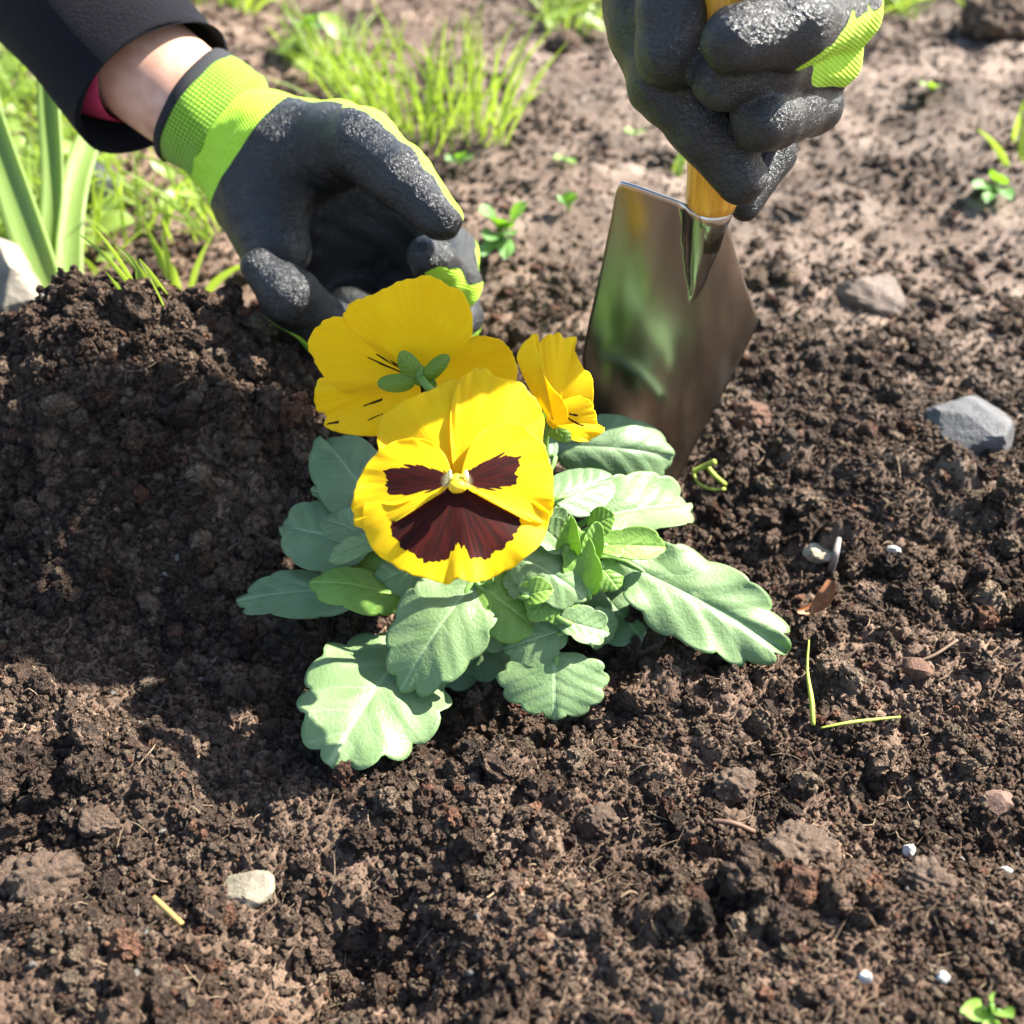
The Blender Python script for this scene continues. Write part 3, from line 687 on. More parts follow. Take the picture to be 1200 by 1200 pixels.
# --- side bloom
D3 = .428
V, f = blob(P(648, 496, D3 + .002), (.003, .003, .004), seed=5)
fl3 = part('flower', V, f, MAT_SEPAL, pansy); tag(fl3, 'small yellow bloom turned sideways beside the steel trowel')
petal(fl3, [(652, 492), (642, 460), (633, 430), (630, 408), (638, 396), (650, 391), (662, 394), (675, 396), (674, 410), (683, 430), (694, 443), (695, 470), (692, 486), (672, 494)], (652, 490), D3, -.005, (-.35, .45), .002, .0022, None, 31)
petal(fl3, [(640, 492), (652, 474), (672, 465), (690, 468), (697, 482), (701, 496), (707, 504), (692, 515), (678, 518), (655, 508)], (645, 494), D3, .0015, (.15, .1), .002, .0018,
      [(x, .6) for x in ST((664, 489), (678, 497)) + ST((667, 485), (677, 487)) + ST((668, 492), (684, 500))], 32)
petal(fl3, [(650, 497), (636, 480), (620, 455), (610, 432), (606, 415), (615, 400), (628, 389), (631, 402), (632, 428), (645, 452), (658, 466), (665, 480), (664, 494)], (648, 492), D3, .004, (.25, .3), .001, .002, None, 33)
sepal(fl3, (640, 494), (668, 516), 22, D3 + .001, 6); sepal(fl3, (640, 494), (644, 474), 12, D3 + .003, 7)
stem(fl3, [P(648, 497, D3 + .003), P(640, 510, D3 + .008), P(636, 560, D3 + .014), P(620, 660, D3 + .02), PB], .0013)

# --- leaves: base pixel, height, tip pixel, height, width px, material, options
UPN = unit(np.array([0.0, -.35, 1.0]))
LV = [
 # bx, by, bz,  tx, ty, tz, w, mat, kw
 (722, 655, .040, 920, 760, .014, 112, 0, dict(bend=.05, cup=.05, lobes=13, scal=.06, shape=-.05)),
 (694, 606, .050, 810, 590, .040, 84, 0, dict(bend=.05, cup=-.16, lobes=9, scal=.05, roll=-.1)),
 (650, 523, .050, 790, 536, .040, 84, 1, dict(bend=.16, cup=.22, lobes=7, scal=.05, roll=.25)),
 (648, 588, .062, 717, 562, .058, 66, 1, dict(bend=.05, cup=.10, lobes=3, scal=.02)),
 (688, 702, .040, 672, 618, .062, 44, 2, dict(bend=.08, cup=-.2, lobes=7, scal=.06, face=1)),
 (690, 660, .050, 700, 612, .064, 26, 2, dict(bend=.1, cup=-.3, lobes=3, scal=.04, face=1)),
 (664, 652, .052, 668, 606, .070, 28, 2, dict(bend=.1, cup=-.35, lobes=3, scal=.05, face=1)),
 (600, 650, .055, 686, 702, .042, 72, 0, dict(bend=.16, cup=.12, lobes=7, scal=.06)),
 (558, 682, .046, 628, 738, .034, 88, 2, dict(bend=.05, cup=.06, lobes=7, scal=.035)),
 (664, 738, .036, 590, 762, .028, 62, 0, dict(bend=.06, cup=.06, lobes=9, scal=.06)),
 (656, 726, .040, 714, 742, .034, 46, 0, dict(bend=.05, cup=-.1, lobes=7, scal=.08)),
 (650, 764, .030, 650, 842, .016, 128, 0, dict(bend=.08, cup=.08, lobes=11, scal=.065, shape=.12)),
 (696, 640, .050, 780, 642, .046, 40, 2, dict(bend=.08, cup=-.2, lobes=5, scal=.05)),
 (480, 752, .020, 388, 890, .010, 168, 0, dict(bend=.06, cup=.06, lobes=13, scal=.07, shape=.02)),
 (556, 680, .046, 470, 806, .024, 114, 0, dict(bend=.10, cup=.10, lobes=11, scal=.06, shape=.05)),
 (566, 738, .016, 512, 800, .004, 74, 1, dict(bend=.05, lobes=7, scal=.05)),
 (590, 738, .016, 540, 788, .004, 74, 1, dict(bend=.05, lobes=7, scal=.05)),
 (440, 690, .030, 278, 704, .026, 66, 1, dict(bend=.06, cup=.06, lobes=9, scal=.05, roll=.2)),
 (474, 702, .034, 366, 682, .040, 62, 2, dict(bend=.10, cup=.20, lobes=7, scal=.05, roll=.3)),
 (436, 640, .042, 328, 616, .042, 92, 1, dict(bend=.03, cup=.04, lobes=9, scal=.035, shape=.1)),
 (448, 636, .056, 377, 608, .054, 48, 1, dict(bend=.08, cup=-.1, lobes=5, scal=.04)),
 (448, 632, .060, 383, 656, .050, 28, 0, dict(bend=.08, cup=.1, lobes=5, scal=.04)),
 (448, 606, .055, 380, 514, .060, 92, 1, dict(bend=.06, cup=.10, lobes=7, scal=.035)),
 (448, 600, .052, 366, 574, .052, 30, 1, dict(bend=.06, cup=.10, lobes=5, scal=.04)),
 (684, 672, .020, 752, 748, .006, 92, 1, dict(bend=.05, lobes=9, scal=.05)),
 (660, 690, .026, 708, 734, .018, 68, 1, dict(bend=.05, lobes=7, scal=.04)),
 (506, 660, .046, 440, 684, .036, 56, 0, dict(bend=.08, cup=.1, lobes=7, scal=.06)),
 (664, 644, .058, 628, 612, .060, 44, 0, dict(bend=.08, cup=-.15, lobes=5, scal=.05)),
 (470, 668, .036, 408, 655, .036, 40, 2, dict(bend=.08, lobes=7, scal=.05)),
 (610, 690, .038, 640, 740, .026, 60, 2, dict(bend=.05, lobes=7, scal=.05)),
 (520, 690, .030, 470, 706, .022, 60, 1, dict(bend=.05, lobes=7, scal=.05)),
 (650, 540, .052, 610, 520, .056, 60, 1, dict(bend=.05, lobes=7, scal=.04)),
 (628, 660, .052, 600, 700, .044, 46, 0, dict(bend=.1, cup=.1, lobes=7, scal=.06)),
 (650, 690, .046, 622, 726, .040, 40, 2, dict(bend=.1, cup=.1, lobes=5, scal=.06)),
 (640, 700, .044, 676, 728, .038, 42, 2, dict(bend=.08, cup=.1, lobes=7, scal=.06)),
 (578, 720, .036, 560, 762, .024, 56, 0, dict(bend=.08, cup=.1, lobes=7, scal=.06)),
 (606, 716, .036, 612, 752, .030, 44, 0, dict(bend=.08, cup=.08, lobes=7, scal=.06)),
 (700, 660, .046, 724, 690, .040, 40, 2, dict(bend=.1, cup=.1, lobes=5, scal=.05)),
 (690, 620, .052, 720, 604, .058, 36, 2, dict(bend=.08, cup=-.1, lobes=5, scal=.05)),
 (655, 620, .056, 640, 600, .062, 40, 0, dict(bend=.08, cup=-.1, lobes=5, scal=.05)),
 (690, 720, .030, 716, 752, .018, 50, 0, dict(bend=.08, cup=.1, lobes=7, scal=.06)),
 (540, 706, .034, 508, 748, .024, 50, 1, dict(bend=.08, cup=.1, lobes=7, scal=.05)),
 (612, 700, .046, 648, 690, .050, 34, 2, dict(bend=.1, cup=-.2, lobes=5, scal=.06)),
 (668, 575, .040, 735, 560, .036, 60, 1, dict(bend=.05, lobes=7, scal=.04)),
]
for i, (bx_, by_, bz_, tx_, ty_, tz_, wpx, mi, kw) in enumerate(LV):
    kw = dict(kw); roll = kw.pop('roll', 0); face = kw.pop('face', 0)
    a = W(bx_, by_, bz_ + PB[2]); b = W(tx_, ty_, tz_ + PB[2])
    gz = float(macro(b[0], b[1])) + .013
    if b[2] < gz: b = W(tx_, ty_, gz)
    nh = unit(-F if face else UPN + .35 * (-F)); ax_ = unit(b - a); nh = nh * cos(roll) + np.cross(ax_, nh) * sin(roll)
    dm = .5 * (depth(a) + depth(b)); V, f, uv = leaf_mesh(a, b, wpx * dm * PX, nh, seed=100 + i, **kw)
    o = part('leaf', V, f, (MAT_LEAF, MAT_LEAF2, MAT_LEAF3)[mi], pansy); set_uv(o.data, uv)
    s = o.modifiers.new('thickness', 'SOLIDIFY'); s.thickness = .00028; s.offset = 0
    hub = PB + np.array([.004 * sin(i * 2.4), .004 * cos(i * 2.4), .004])
    midp = .5 * (a + hub) + np.array([0, 0, .010]); pts = spline([hub, midp, a, a + (b - a) * .25 - np.array([0, 0, .0006])], 12)
    V, f = tube(pts, np.linspace(.0016, .0009, 12), 7); part('leaf_stalk', V, f, MAT_STALK, o)
# short leafy main stems and a few bare roots at the rim of the root ball
for i in range(5):
    a = i * 1.3; top = PB + np.array([.016 * sin(a), .012 * cos(a), .045 + .004 * i])
    V, f = tube(spline([PB + np.array([.004 * sin(a), .004 * cos(a), -.006]), PB + np.array([.010 * sin(a), .008 * cos(a), .02]), top], 10), .0017, 8)
    part('stem', V, f, MAT_STALK, pansy)
MAT_ROOT = simple('fine_root', (.16, .12, .08), .7)
for i in range(6):
    q = surf(525 + 13 * i, 800 + (i % 3) * 9); q2 = surf(510 + 15 * i + 20 * sin(i * 4), 822 - (i % 4) * 9)
    m_ = .5 * (q + q2) + np.array([0, 0, .008]); V, f = tube(spline([q + [0, 0, .002], m_, q2 + [0, 0, .001]], 10), .00022, 5); part('root', V, f, MAT_ROOT, pansy)

# ------------------------------------------------------------------ gloved hand cupping the bloom
gb = P(228, 125, .55)
hA = thing('gloved_hand', gb, 'gloved hand with bare wrist and dark sleeve cupped behind the yellow pansy', 'hand')
BK = (0, .75, .8, .25)          # back of the hand: up and away
palm = [
 (262, 150, .556, 58, 330, 185, .552, 62, BK), (262, 165, .556, 54, 312, 225, .552, 58, BK),
 (318, 168, .546, 52, 392, 172, .535, 50, (0, .9, .45, .50)),         # ball of the thumb
 (300, 235, .546, 46, 322, 290, .540, 42, (-.5, -.2, .8, .75)),       # heel below the little finger
 (330, 185, .562, 48, 462, 212, .572, 38, BK), (330, 200, .568, 48, 486, 285, .590, 40, BK),
 (330, 215, .572, 48, 465, 335, .602, 40, BK), (320, 240, .570, 46, 405, 345, .600, 40, BK)]
fing = [
 [(395, 168, .530, 46, 425, 170, .515, 41, (.45, .85, .25, .52)), (425, 170, .515, 41, 470, 208, .500, 36, (.62, .75, .2, .55)), (470, 208, .500, 36, 516, 256, .492, 27, (.7, .7, .25, .60))],      # thumb
 [(472, 232, .578, 32, 530, 300, .572, 30, (.8, .2, .5, .5)), (530, 300, .572, 30, 534, 332, .540, 29, (.75, -.55, .3, .55)), (534, 332, .540, 29, 508, 306, .514, 25, (.55, -.75, .2, .62)), (508, 306, .514, 25, 500, 300, .508, 23, (.5, -.8, .2, .7))],   # index
 [(490, 285, .592, 34, 535, 372, .575, 30, (.4, -.6, .6, .5)), (535, 372, .575, 30, 505, 402, .545, 28, (.2, -.9, .2, .5)), (505, 402, .545, 28, 478, 380, .520, 24, (0, -1, 0, .6))],
 [(465, 335, .600, 34, 490, 400, .575, 30, (.2, -.8, .5, .5)), (490, 400, .575, 30, 452, 420, .545, 28, (0, -1, .1, .5)), (452, 420, .545, 28, 425, 392, .515, 25, (0, -1, 0, .6))],
 [(405, 345, .596, 36, 428, 398, .560, 33, (-.2, -.8, .5, .5)), (428, 398, .560, 33, 385, 385, .525, 33, (-.45, -.75, .35, .55)), (385, 385, .525, 33, 338, 346, .505, 34, (-.6, -.65, .45, .62)), (338, 346, .505, 34, 303, 313, .503, 22, (-.6, -.65, .45, .95))],   # little finger
]
V, Q, coat = build_hand(palm, fing)
glA = part('glove', V, Q, MAT_GLOVE, hA); tag(glA, 'black rubber coated palm over a lime knitted glove')
# knit shows towards the wrist
pw = np.array([P(228, 125, .55), P(300, 182, .55)]); ax_ = unit(pw[1] - pw[0]); along = (V - pw[1]) @ ax_
fattr(glA.data, 'coat', np.minimum(coat, (along - .001) / .004))
def cfold(v, th):
    r = 1 + .035 * np.sin(2 * pi * (v * 1.0) + .3) + .055 * np.exp(-((v - .42 - .03 * np.sin(th)) / .07) ** 2) - .05 * np.exp(-((v - .55 - .03 * np.sin(th)) / .05) ** 2) \
        + .045 * np.exp(-((v - .68 - .02 * np.sin(th + 1)) / .06) ** 2) - .03 * np.exp(-((v - .80) / .05) ** 2) + .02 * np.sin(3 * th + 5 * v) + .012 * np.sin(7 * th + 9 * v)
    return r
V, f, uv = ringtube([(229, 124, .552, 71, 56), (252, 140, .552, 69, 55), (276, 158, .553, 66, 55), (304, 180, .554, 64, 58), (330, 200, .556, 60, 54)], 140, 90, cfold)
o = part('knit_cuff', V, f, MAT_CUFF, glA); set_uv(o.data, uv)
V, f, uv = ringtube([(221, 119, .552, 70, 55), (224, 121, .552, 73.5, 58), (229, 124, .552, 74, 59), (233, 127, .552, 71.5, 57)], 90, 10, lambda v, th: 1 + .02 * np.sin(3 * th) + .012 * np.sin(7 * th))
o = part('hem_band', V, f, MAT_HEM, glA); set_uv(o.data, uv)
V, f, uv = ringtube([(60, -30, .575, 70, 60), (140, 52, .562, 66, 56), (200, 102, .555, 64, 52), (240, 132, .553, 62, 48)], 64, 40, lambda v, th: 1 + .02 * np.sin(2 * th + 4 * v) + .05 * np.exp(-((v - .82) / .1) ** 2) * np.exp(-((th - 4.4) / .6) ** 2))
part('forearm', V, f, MAT_SKIN, hA)
V, f, uv = ringtube([(104, 64, .562, 69, 60), (126, 72, .560, 68, 59), (149, 77, .557, 67, 57), (151, 78, .557, 65, 55), (143, 76, .557, 64, 54)], 72, 26, lambda v, th: 1 + .03 * np.sin(3 * th + 2), ((104, 70, .562), (151, 82, .557)))
part('inner_sleeve', V, f, MAT_PINK, hA)
def sfold(v, th): return 1 + .03 * np.sin(2 * th + 3 + 6 * v) + .02 * np.sin(22 * v + 3 * np.sin(th * 2)) * np.cos(th) + .035 * np.sin(9 * v + 2 * np.sin(th)) * np.sin(th + 1) + .012 * np.sin(5 * th + 14 * v)
V, f, uv = ringtube([(-260, -420, .66, 150, 130), (-60, -180, .61, 125, 112), (40, -60, .585, 110, 98), (120, 30, .566, 102, 92), (176, 96, .558, 100, 88), (182, 103, .557, 99, 87), (181, 102, .557, 95, 83), (160, 78, .560, 92, 80), (120, 35, .566, 90, 78)], 110, 120, sfold, ((60, -40, .58), (182, 103, .557)))
part('sleeve', V, f, MAT_FLEECE, hA)

# ------------------------------------------------------------------ trowel
TX, TY = .0665, .424
tip_w = surf(795, 560)
trowel = thing('hand_trowel', np.array([TX, TY, float(macro(TX, TY))]), 'polished steel trowel with yellow wooden handle standing upright in the soil', 'trowel')
def blade_pt(px, py):
    """meet the upright, slightly dished blade"""
    r = ray(px, py); y = TY
    for _ in range(8):
        p = C0 + r * (y / r[1]); y = TY - .003 + 5.5 * (p[0] - TX) ** 2
    return p
out = [(728, 212), (745, 217), (775, 228), (803, 238), (828, 247), (851, 258), (856, 275), (866, 310), (878, 345), (888, 372), (886, 382), (868, 420), (842, 470), (818, 515), (795, 560), (775, 605), (757, 622), (735, 600), (706, 540), (688, 470), (682, 420), (690, 378), (704, 316), (716, 258), (723, 220)]
def dense(o, n):
    o = np.asarray(o, float); q = np.vstack([o, o[:1]]); s = np.concatenate([[0], np.cumsum(np.linalg.norm(np.diff(q, axis=0), axis=1))]); t = np.linspace(0, s[-1], n, endpoint=False)
    return np.stack([np.interp(t, s, q[:, 0]), np.interp(t, s, q[:, 1])], 1)
ol = dense(out, 160); cen = np.array([790, 400.]); ns = 26; V = [blade_pt(*cen)]
for s in np.linspace(0, 1, ns + 1)[1:]:
    for q in ol: V.append(blade_pt(*(cen + s * (q - cen))))
V = np.array(V)
# pressed groove running down from the socket
ga, gbt = blade_pt(828, 247), blade_pt(812, 350); gl = np.linalg.norm(gbt - ga); gd = unit(gbt - ga)
tv = (V - ga) @ gd / gl; off = np.linalg.norm((V - ga) - ((V - ga) @ gd)[:, None] * gd, axis=1)
wg = .0085 * np.clip(1 - np.maximum(tv, 0), 0, 1) ** .7 + 1e-5
hgt = .0065 * np.sqrt(np.clip(1 - (off / wg) ** 2, 0, 1)) * np.clip(1 - tv, 0, 1) ** .8 * (tv < 1)
V[:, 1] -= hgt
f = [[0, 1 + j, 1 + (j + 1) % 160] for j in range(160)]
f += [[1 + i * 160 + j, 1 + (i + 1) * 160 + j, 1 + (i + 1) * 160 + (j + 1) % 160, 1 + i * 160 + (j + 1) % 160] for i in range(ns - 1) for j in range(160)]
bl = part('blade', V, f, MAT_STEEL, trowel); s = bl.modifiers.new('thickness', 'SOLIDIFY'); s.thickness = .0016; s.offset = 0
bv = bl.modifiers.new('edge', 'BEVEL'); bv.width = .0004; bv.segments = 2; bv.limit_method = 'ANGLE'
def lathe(prof, ctr, n=40):
    V = []; 
    for z, r in prof: V += [(ctr[0] + r * cos(2 * pi * j / n), ctr[1] + r * sin(2 * pi * j / n), z) for j in range(n)]
    m = len(prof); f = [[i * n + j, i * n + (j + 1) % n, (i + 1) * n + (j + 1) % n, (i + 1) * n + j] for i in range(m - 1) for j in range(n)]
    f += [list(range(n))[::-1], [(m - 1) * n + j for j in range(n)]]; return V, f
hz = P(833, 244, .4555); HX, HY, HZ = hz[0], hz[1], hz[2]
V, f = lathe([(HZ - .016, .0052), (HZ - .006, .0068), (HZ - .004, .0078), (HZ + .0005, .0080), (HZ + .001, .0074)], (HX, HY)); part('ferrule', V, f, MAT_STEEL, trowel)
V, f = lathe([(HZ - .001, .0060), (HZ + .0005, .0088), (HZ + .004, .0096), (HZ + .012, .0098), (HZ + .02, .0105), (HZ + .045, .0128), (HZ + .075, .0138), (HZ + .1, .0130), (HZ + .118, .0115), (HZ + .124, .008), (HZ + .126, .002)], (HX, HY)); part('handle', V, f, MAT_WOOD, trowel)

# ------------------------------------------------------------------ gloved hand on the trowel
hB = thing('gloved_hand', P(800, -60, .42), 'gloved hand gripping the trowel handle with its thumb pointing down', 'hand')
def proj(p):
    q = np.asarray(p) - C0; d = q @ F; return (600 + q[0] / d / PX, 600 - (q @ U) / d / PX, d)
HC = P(850, -50, .437); AD = unit([.48, .28, .75])                      # the arm comes from behind, towards the sun
WR = proj(HC + .075 * AD)
NB = (0, 0, 1, 2.0)             # no knit here
LB = (.75, -.35, .45, .42)      # knit on the outer side of the bent fingers
palm = [(785, -60, .405, 42, 788, 60, .408, 42, NB), (770, -60, .430, 62, 762, 30, .432, 50, (-.6, 0, .9, .95)), (830, -120, .435, 62, 800, -40, .440, 62, NB), (880, -100, .445, 55, 880, -20, .455, 50, (.3, 0, .9, .7)), (900, 0, .462, 42, 880, 80, .466, 36, (.4, 0, .9, .7)),
        (*WR, 72, 830, -100, .434, 66, NB), (*WR, 76, 885, -90, .440, 60, (.3, 0, .9, .7))]
fing = [
 [(756, 10, .435, 50, 784, 92, .430, 47, (-.6, -.2, .9, .98)), (784, 92, .426, 49, 828, 150, .428, 40, NB), (828, 150, .428, 40, 868, 209, .432, 31, NB)],              # thumb
 [(960, -20, .455, 44, 985, 12, .425, 46, (.85, -.45, .3, .42)), (985, 12, .425, 46, 930, 28, .390, 48, (.6, -.75, .3, .42)), (930, 28, .390, 48, 860, 48, .384, 40, (.4, -.6, .6, .92))],      # upper finger
 [(940, 20, .462, 40, 968, 66, .438, 40, (.8, -.3, .45, .10)), (968, 66, .438, 38, 905, 80, .406, 33, (.55, -.75, .1, .08)), (905, 82, .406, 34, 846, 92, .402, 37, NB)],
 [(920, 60, .466, 38, 950, 120, .448, 36, (.9, .2, .5, .75)), (950, 120, .448, 36, 905, 136, .424, 39, NB), (905, 138, .416, 38, 893, 140, .410, 38, NB)],
 [(900, 100, .470, 32, 905, 180, .474, 26, NB), (905, 180, .474, 26, 872, 240, .468, 19, NB)],
]
V, Q, coat = build_hand(palm, fing, kp=.008, kf=.003)
glB = part('glove', V, Q, MAT_GLOVE, hB); fattr(glB.data, 'coat', coat); tag(glB, 'glossy wrinkled black rubber glove with lime knit between the fingers')
V, f, uv = ringtube([(*(lambda q: (*q, r / q[2] / PX, r * .8 / q[2] / PX))(proj(HC + t * AD)),) for t, r in ((.06, .031), (.08, .030), (.10, .029), (.12, .030))], 140, 60, cfold)
o = part('knit_cuff', V, f, MAT_CUFF, glB); set_uv(o.data, uv)
V, f, uv = ringtube([(*(lambda q: (*q, r / q[2] / PX, r * .9 / q[2] / PX))(proj(HC + t * AD)),) for t, r in ((.105, .034), (.15, .042), (.25, .046), (.5, .055))], 60, 40, sfold)
part('sleeve', V, f, MAT_FLEECE, hB)

# ------------------------------------------------------------------ stones, clods and bits lying on the bed
def rock(px, py, wpx, hpx, seed, name, label, cat, mat, flat=.6, planes=14, rough=.06, sub=4, sink=.35, yaw=0, group=None, rag=0.0):
    import bmesh
    rg = np.random.default_rng(seed); c = surf(px, py); k = depth(c) * PX
    bm = bmesh.new(); bmesh.ops.create_icosphere(bm, subdivisions=sub, radius=1); v = np.array([q.co[:] for q in bm.verts]); fa = [[q.index for q in t.verts] for t in bm.faces]; bm.free()
    pn = rg.normal(size=(planes, 3)); pn /= np.linalg.norm(pn, axis=1)[:, None]; pd = .78 + .25 * rg.random(planes)
    dd = v @ pn.T; rad = np.min(np.where(dd > .05, pd / np.maximum(dd, .05), 9), axis=1); rad = np.minimum(rad, 1.25)
    nn = (fbm(v[:, 0] * 3 + seed, v[:, 1] * 3 + v[:, 2] * 2.3, 4, seed) - .47) * rough * 4
    if rag: nn = nn + rag * (bumps(v[:, 0] * 1.0 + v[:, 2] * .4 + 9, v[:, 1] + v[:, 2] * .6 + 9, .30, seed, 1.0) + .5 * bumps(v[:, 0] + v[:, 2] * .5 + 4, v[:, 1] - v[:, 2] * .6 + 4, .13, seed + 2) - .3)
    v = v * (rad + nn)[:, None]
    sc = np.array([wpx * k / 2, max(wpx, hpx) * k / 2 * .9, max(hpx, wpx * flat * .8) * k / 2 * .9]); v = v * sc
    cy, sy = cos(yaw), sin(yaw); v = v @ np.array([[cy, sy, 0], [-sy, cy, 0], [0, 0, 1]])
    b = np.array([c[0], c[1], float(soil_z(np.array([c[0]]), np.array([c[1]]))[0])]); v = v + b + np.array([0, 0, sc[2] * (1 - 2 * sink)])
    o = part(name, v, fa, mat, base=b, smooth=bool(rag) or rough > .05); return tag(o, label, cat, group)
MAT_SLATE = simple('slate_grey', (.075, .074, .074), .65, 150, .4, 700, .6, .0012)
MAT_TAN = simple('tan_stone', (.125, .09, .068), .75, 200, .3, 900, .6, .001)
MAT_CREAM = simple('cream_pebble', (.30, .25, .17), .5, 300, .25, 1200, .3, .0005)
MAT_WHITE = simple('white_chip', (.45, .44, .41), .5, 400, .1, 1200, .3, .0004)
MAT_PALE = simple('pale_flint', (.17, .145, .10), .6, 160, .4, 600, .5, .001)
MAT_RED = simple('reddish_stone', (.13, .075, .052), .75, 200, .35, 900, .5, .001)
def clod_mat(name, c):
    m = M(name); f = m.noise(260, 4, .65); g = m.noise(1500, 3, .7)
    m.col(m.ramp(m.math('ADD', m.math('MULTIPLY', f, .6), m.math('MULTIPLY', g, .4)), [(.32, tuple(x * .5 for x in c)), (.5, c), (.68, tuple(x * 1.8 for x in c))]))
    m.bump(m.math('ADD', f, g), 1.0, .0013); m.set(Roughness=.9, Specular_IOR_Level=.2); return m.m
MAT_CLOD = clod_mat('damp_clod', (.10, .068, .048)); MAT_CLODG = clod_mat('dry_clod', (.115, .080, .057)); MAT_CLODR = clod_mat('red_clod', (.14, .08, .055))
rock(1138, 512, 104, 66, 3, 'stone', 'angular blue grey stone beside the dry soil right of the trowel', 'stone', MAT_SLATE, .55, 16, .02, yaw=.4)
rock(1018, 352, 76, 40, 8, 'stone', 'flat tan stone lying on pale dry soil behind the grey stone', 'stone', MAT_TAN, .3, 10, .05, yaw=-.5)
rock(954, 657, 32, 22, 5, 'pebble', 'smooth cream pebble next to a pale twig end', 'pebble', MAT_CREAM, .7, 30, .02, 3, .05)
rock(1043, 659, 15, 15, 6, 'stone_chip', 'tiny white stone chip alone on dark soil', 'stone', MAT_WHITE, .8, 9, .01, 2, .2)
rock(292, 1044, 50, 26, 9, 'stone', 'pale cracked flint on soil near the yellow straw', 'stone', MAT_PALE, .3, 14, .03, yaw=.2)
rock(1070, 796, 36, 26, 12, 'pebble', 'round brown pebble near the thin green sprigs', 'pebble', MAT_CLODR, .7, 30, .05, 3)
rock(1167, 948, 38, 28, 13, 'stone', 'reddish brown pebble in the loose soil', 'stone', MAT_RED, .6, 18, .03, 3)
rock(882, 498, 46, 40, 14, 'soil_clod', 'rusty red crumbly clod at the edge of the trowel blade', 'clod', MAT_CLODR, .8, 20, .06, 5, .35, rag=.24)
rock(174, 711, 30, 26, 15, 'soil_clod', 'small pale clod in the dark hollow below the mound', 'clod', MAT_CLODG, .8, 20, .06, 5, .3, rag=.24)
rock(62, 1038, 76, 62, 16, 'soil_clod', 'large rounded dark clod near the yellow straw', 'clod', MAT_CLOD, .8, 24, .05, 5, .35, rag=.3)
rock(12, 1040, 44, 50, 17, 'soil_clod', 'dark clod against the large rounded clod', 'clod', MAT_CLOD, .8, 24, .05, 5, .35, rag=.3)
rock(118, 968, 44, 30, 27, 'soil_clod', 'flattish brown clod above the large rounded clod', 'clod', MAT_CLOD, .6, 24, .05, 5, .35, rag=.25)
rock(858, 928, 52, 44, 18, 'soil_clod', 'round grey clod in loose soil before the plant', 'clod', MAT_CLODG, .8, 24, .05, 5, .35, rag=.24)
rock(930, 1015, 74, 60, 19, 'soil_clod', 'big grey crumbly clod by the white perlite grains', 'clod', MAT_CLODG, .75, 24, .06, 5, .35, rag=.26)
rock(1085, 1040, 62, 46, 20, 'soil_clod', 'grey brown clod between two white grains', 'clod', MAT_CLODG, .7, 24, .06, 5, .4, rag=.26)
rock(700, 968, 46, 40, 26, 'soil_clod', 'knobbly brown clod in front of the round grey clod', 'clod', MAT_CLOD, .8, 24, .05, 5, .35, rag=.24)
rock(662, 60, 40, 30, 21, 'soil_clod', 'dark clod on the far bed between grass tuft and hand', 'clod', MAT_CLOD, .8, 16, .05, 4, .3, rag=.25)
rock(1160, 40, 72, 66, 22, 'soil_clod', 'large clod casting shade at the far right of the bed', 'clod', MAT_CLODG, .9, 18, .06, 5, .3, rag=.35)
rock(118, 228, 62, 60, 23, 'stone', 'dark grey stone among grass below the bare wrist', 'stone', MAT_SLATE, .8, 14, .04, 4, .3)
rock(8, 372, 96, 110, 24, 'stone', 'large cream boulder behind the soil mound by the strap leaves', 'stone', simple('cream_rock', (.21, .185, .145), .7, 60, .25, 500, .4, .001), .9, 12, .03, 4, .25)
for (a, b, s_, sd, lb) in ((1062, 1006, 15, 1, 'white perlite grain behind the grey brown clod'), (1174, 1030, 16, 2, 'white perlite grain right of the grey brown clod'), (1101, 1155, 14, 3, 'white perlite grain near the bright foreground seedling'), (1011, 1152, 15, 4, 'white perlite grain in front of the big crumbly clod')):
    rock(a, b, s_, s_, 40 + sd, 'perlite_grain', lb, 'grain', MAT_WHITE, .9, 12, .05, 3, .15, group='white perlite grains')

def strand(name, pix, rpx, mat, label, cat, lift=.003, n=16, taper=(1, 1)):
    pts = []
    for a in pix:
        c = surf(a[0], a[1]); z = max(float(soil_z(np.array([c[0]]), np.array([c[1]]))[0]), c[2]) + (a[2] if len(a) > 2 else lift); q = W(a[0], a[1], z); pts.append(q)
    r = rpx * depth(pts[0]) * PX; V, f = tube(spline(pts, n), r * np.interp(np.linspace(0, 1, n), np.linspace(0, 1, len(taper)), taper), 8)
    return tag(part(name, V, f, mat, base=pts[0]), label, cat)
strand('straw', [(180, 1052, .008), (196, 1067, .009), (213, 1083, .009)], 3.6, MAT_STRAW, 'short golden straw lying on the soil', 'straw')
strand('grass_sprig', [(953, 850, .004), (951, 820, .009), (946, 785, .013), (948, 750, .016)], 2.6, MAT_SPRIG, 'thin yellow green sprig standing in soil by the big leaf', 'sprig', taper=(1, 1.2, .7, .4))
strand('grass_sprig', [(962, 853, .008), (1000, 846, .009), (1055, 840, .008)], 2.2, MAT_SPRIG, 'thin green sprig lying flat beside the upright one', 'sprig', taper=(.5, 1, .6))
t_ = strand('grass_sprig', [(812, 553, .006), (826, 546, .010), (838, 541, .012)], 3.4, MAT_SPRIG, 'forked yellow sprig next to the buried trowel tip', 'sprig')
BASE[t_] = np.array(t_.location)
q0 = W(828, 546, .010); V, f = tube(spline([q0, W(838, 558, .007), W(850, 568, .003)], 10), .0011, 7); part('branch', V, f, MAT_SPRIG, t_)
V, f = tube(spline([W(812, 553, .006), W(818, 566, .003), W(832, 573, .002), W(850, 573, .001)], 12), .0007, 7); part('branch', V, f, MAT_SPRIG, t_)
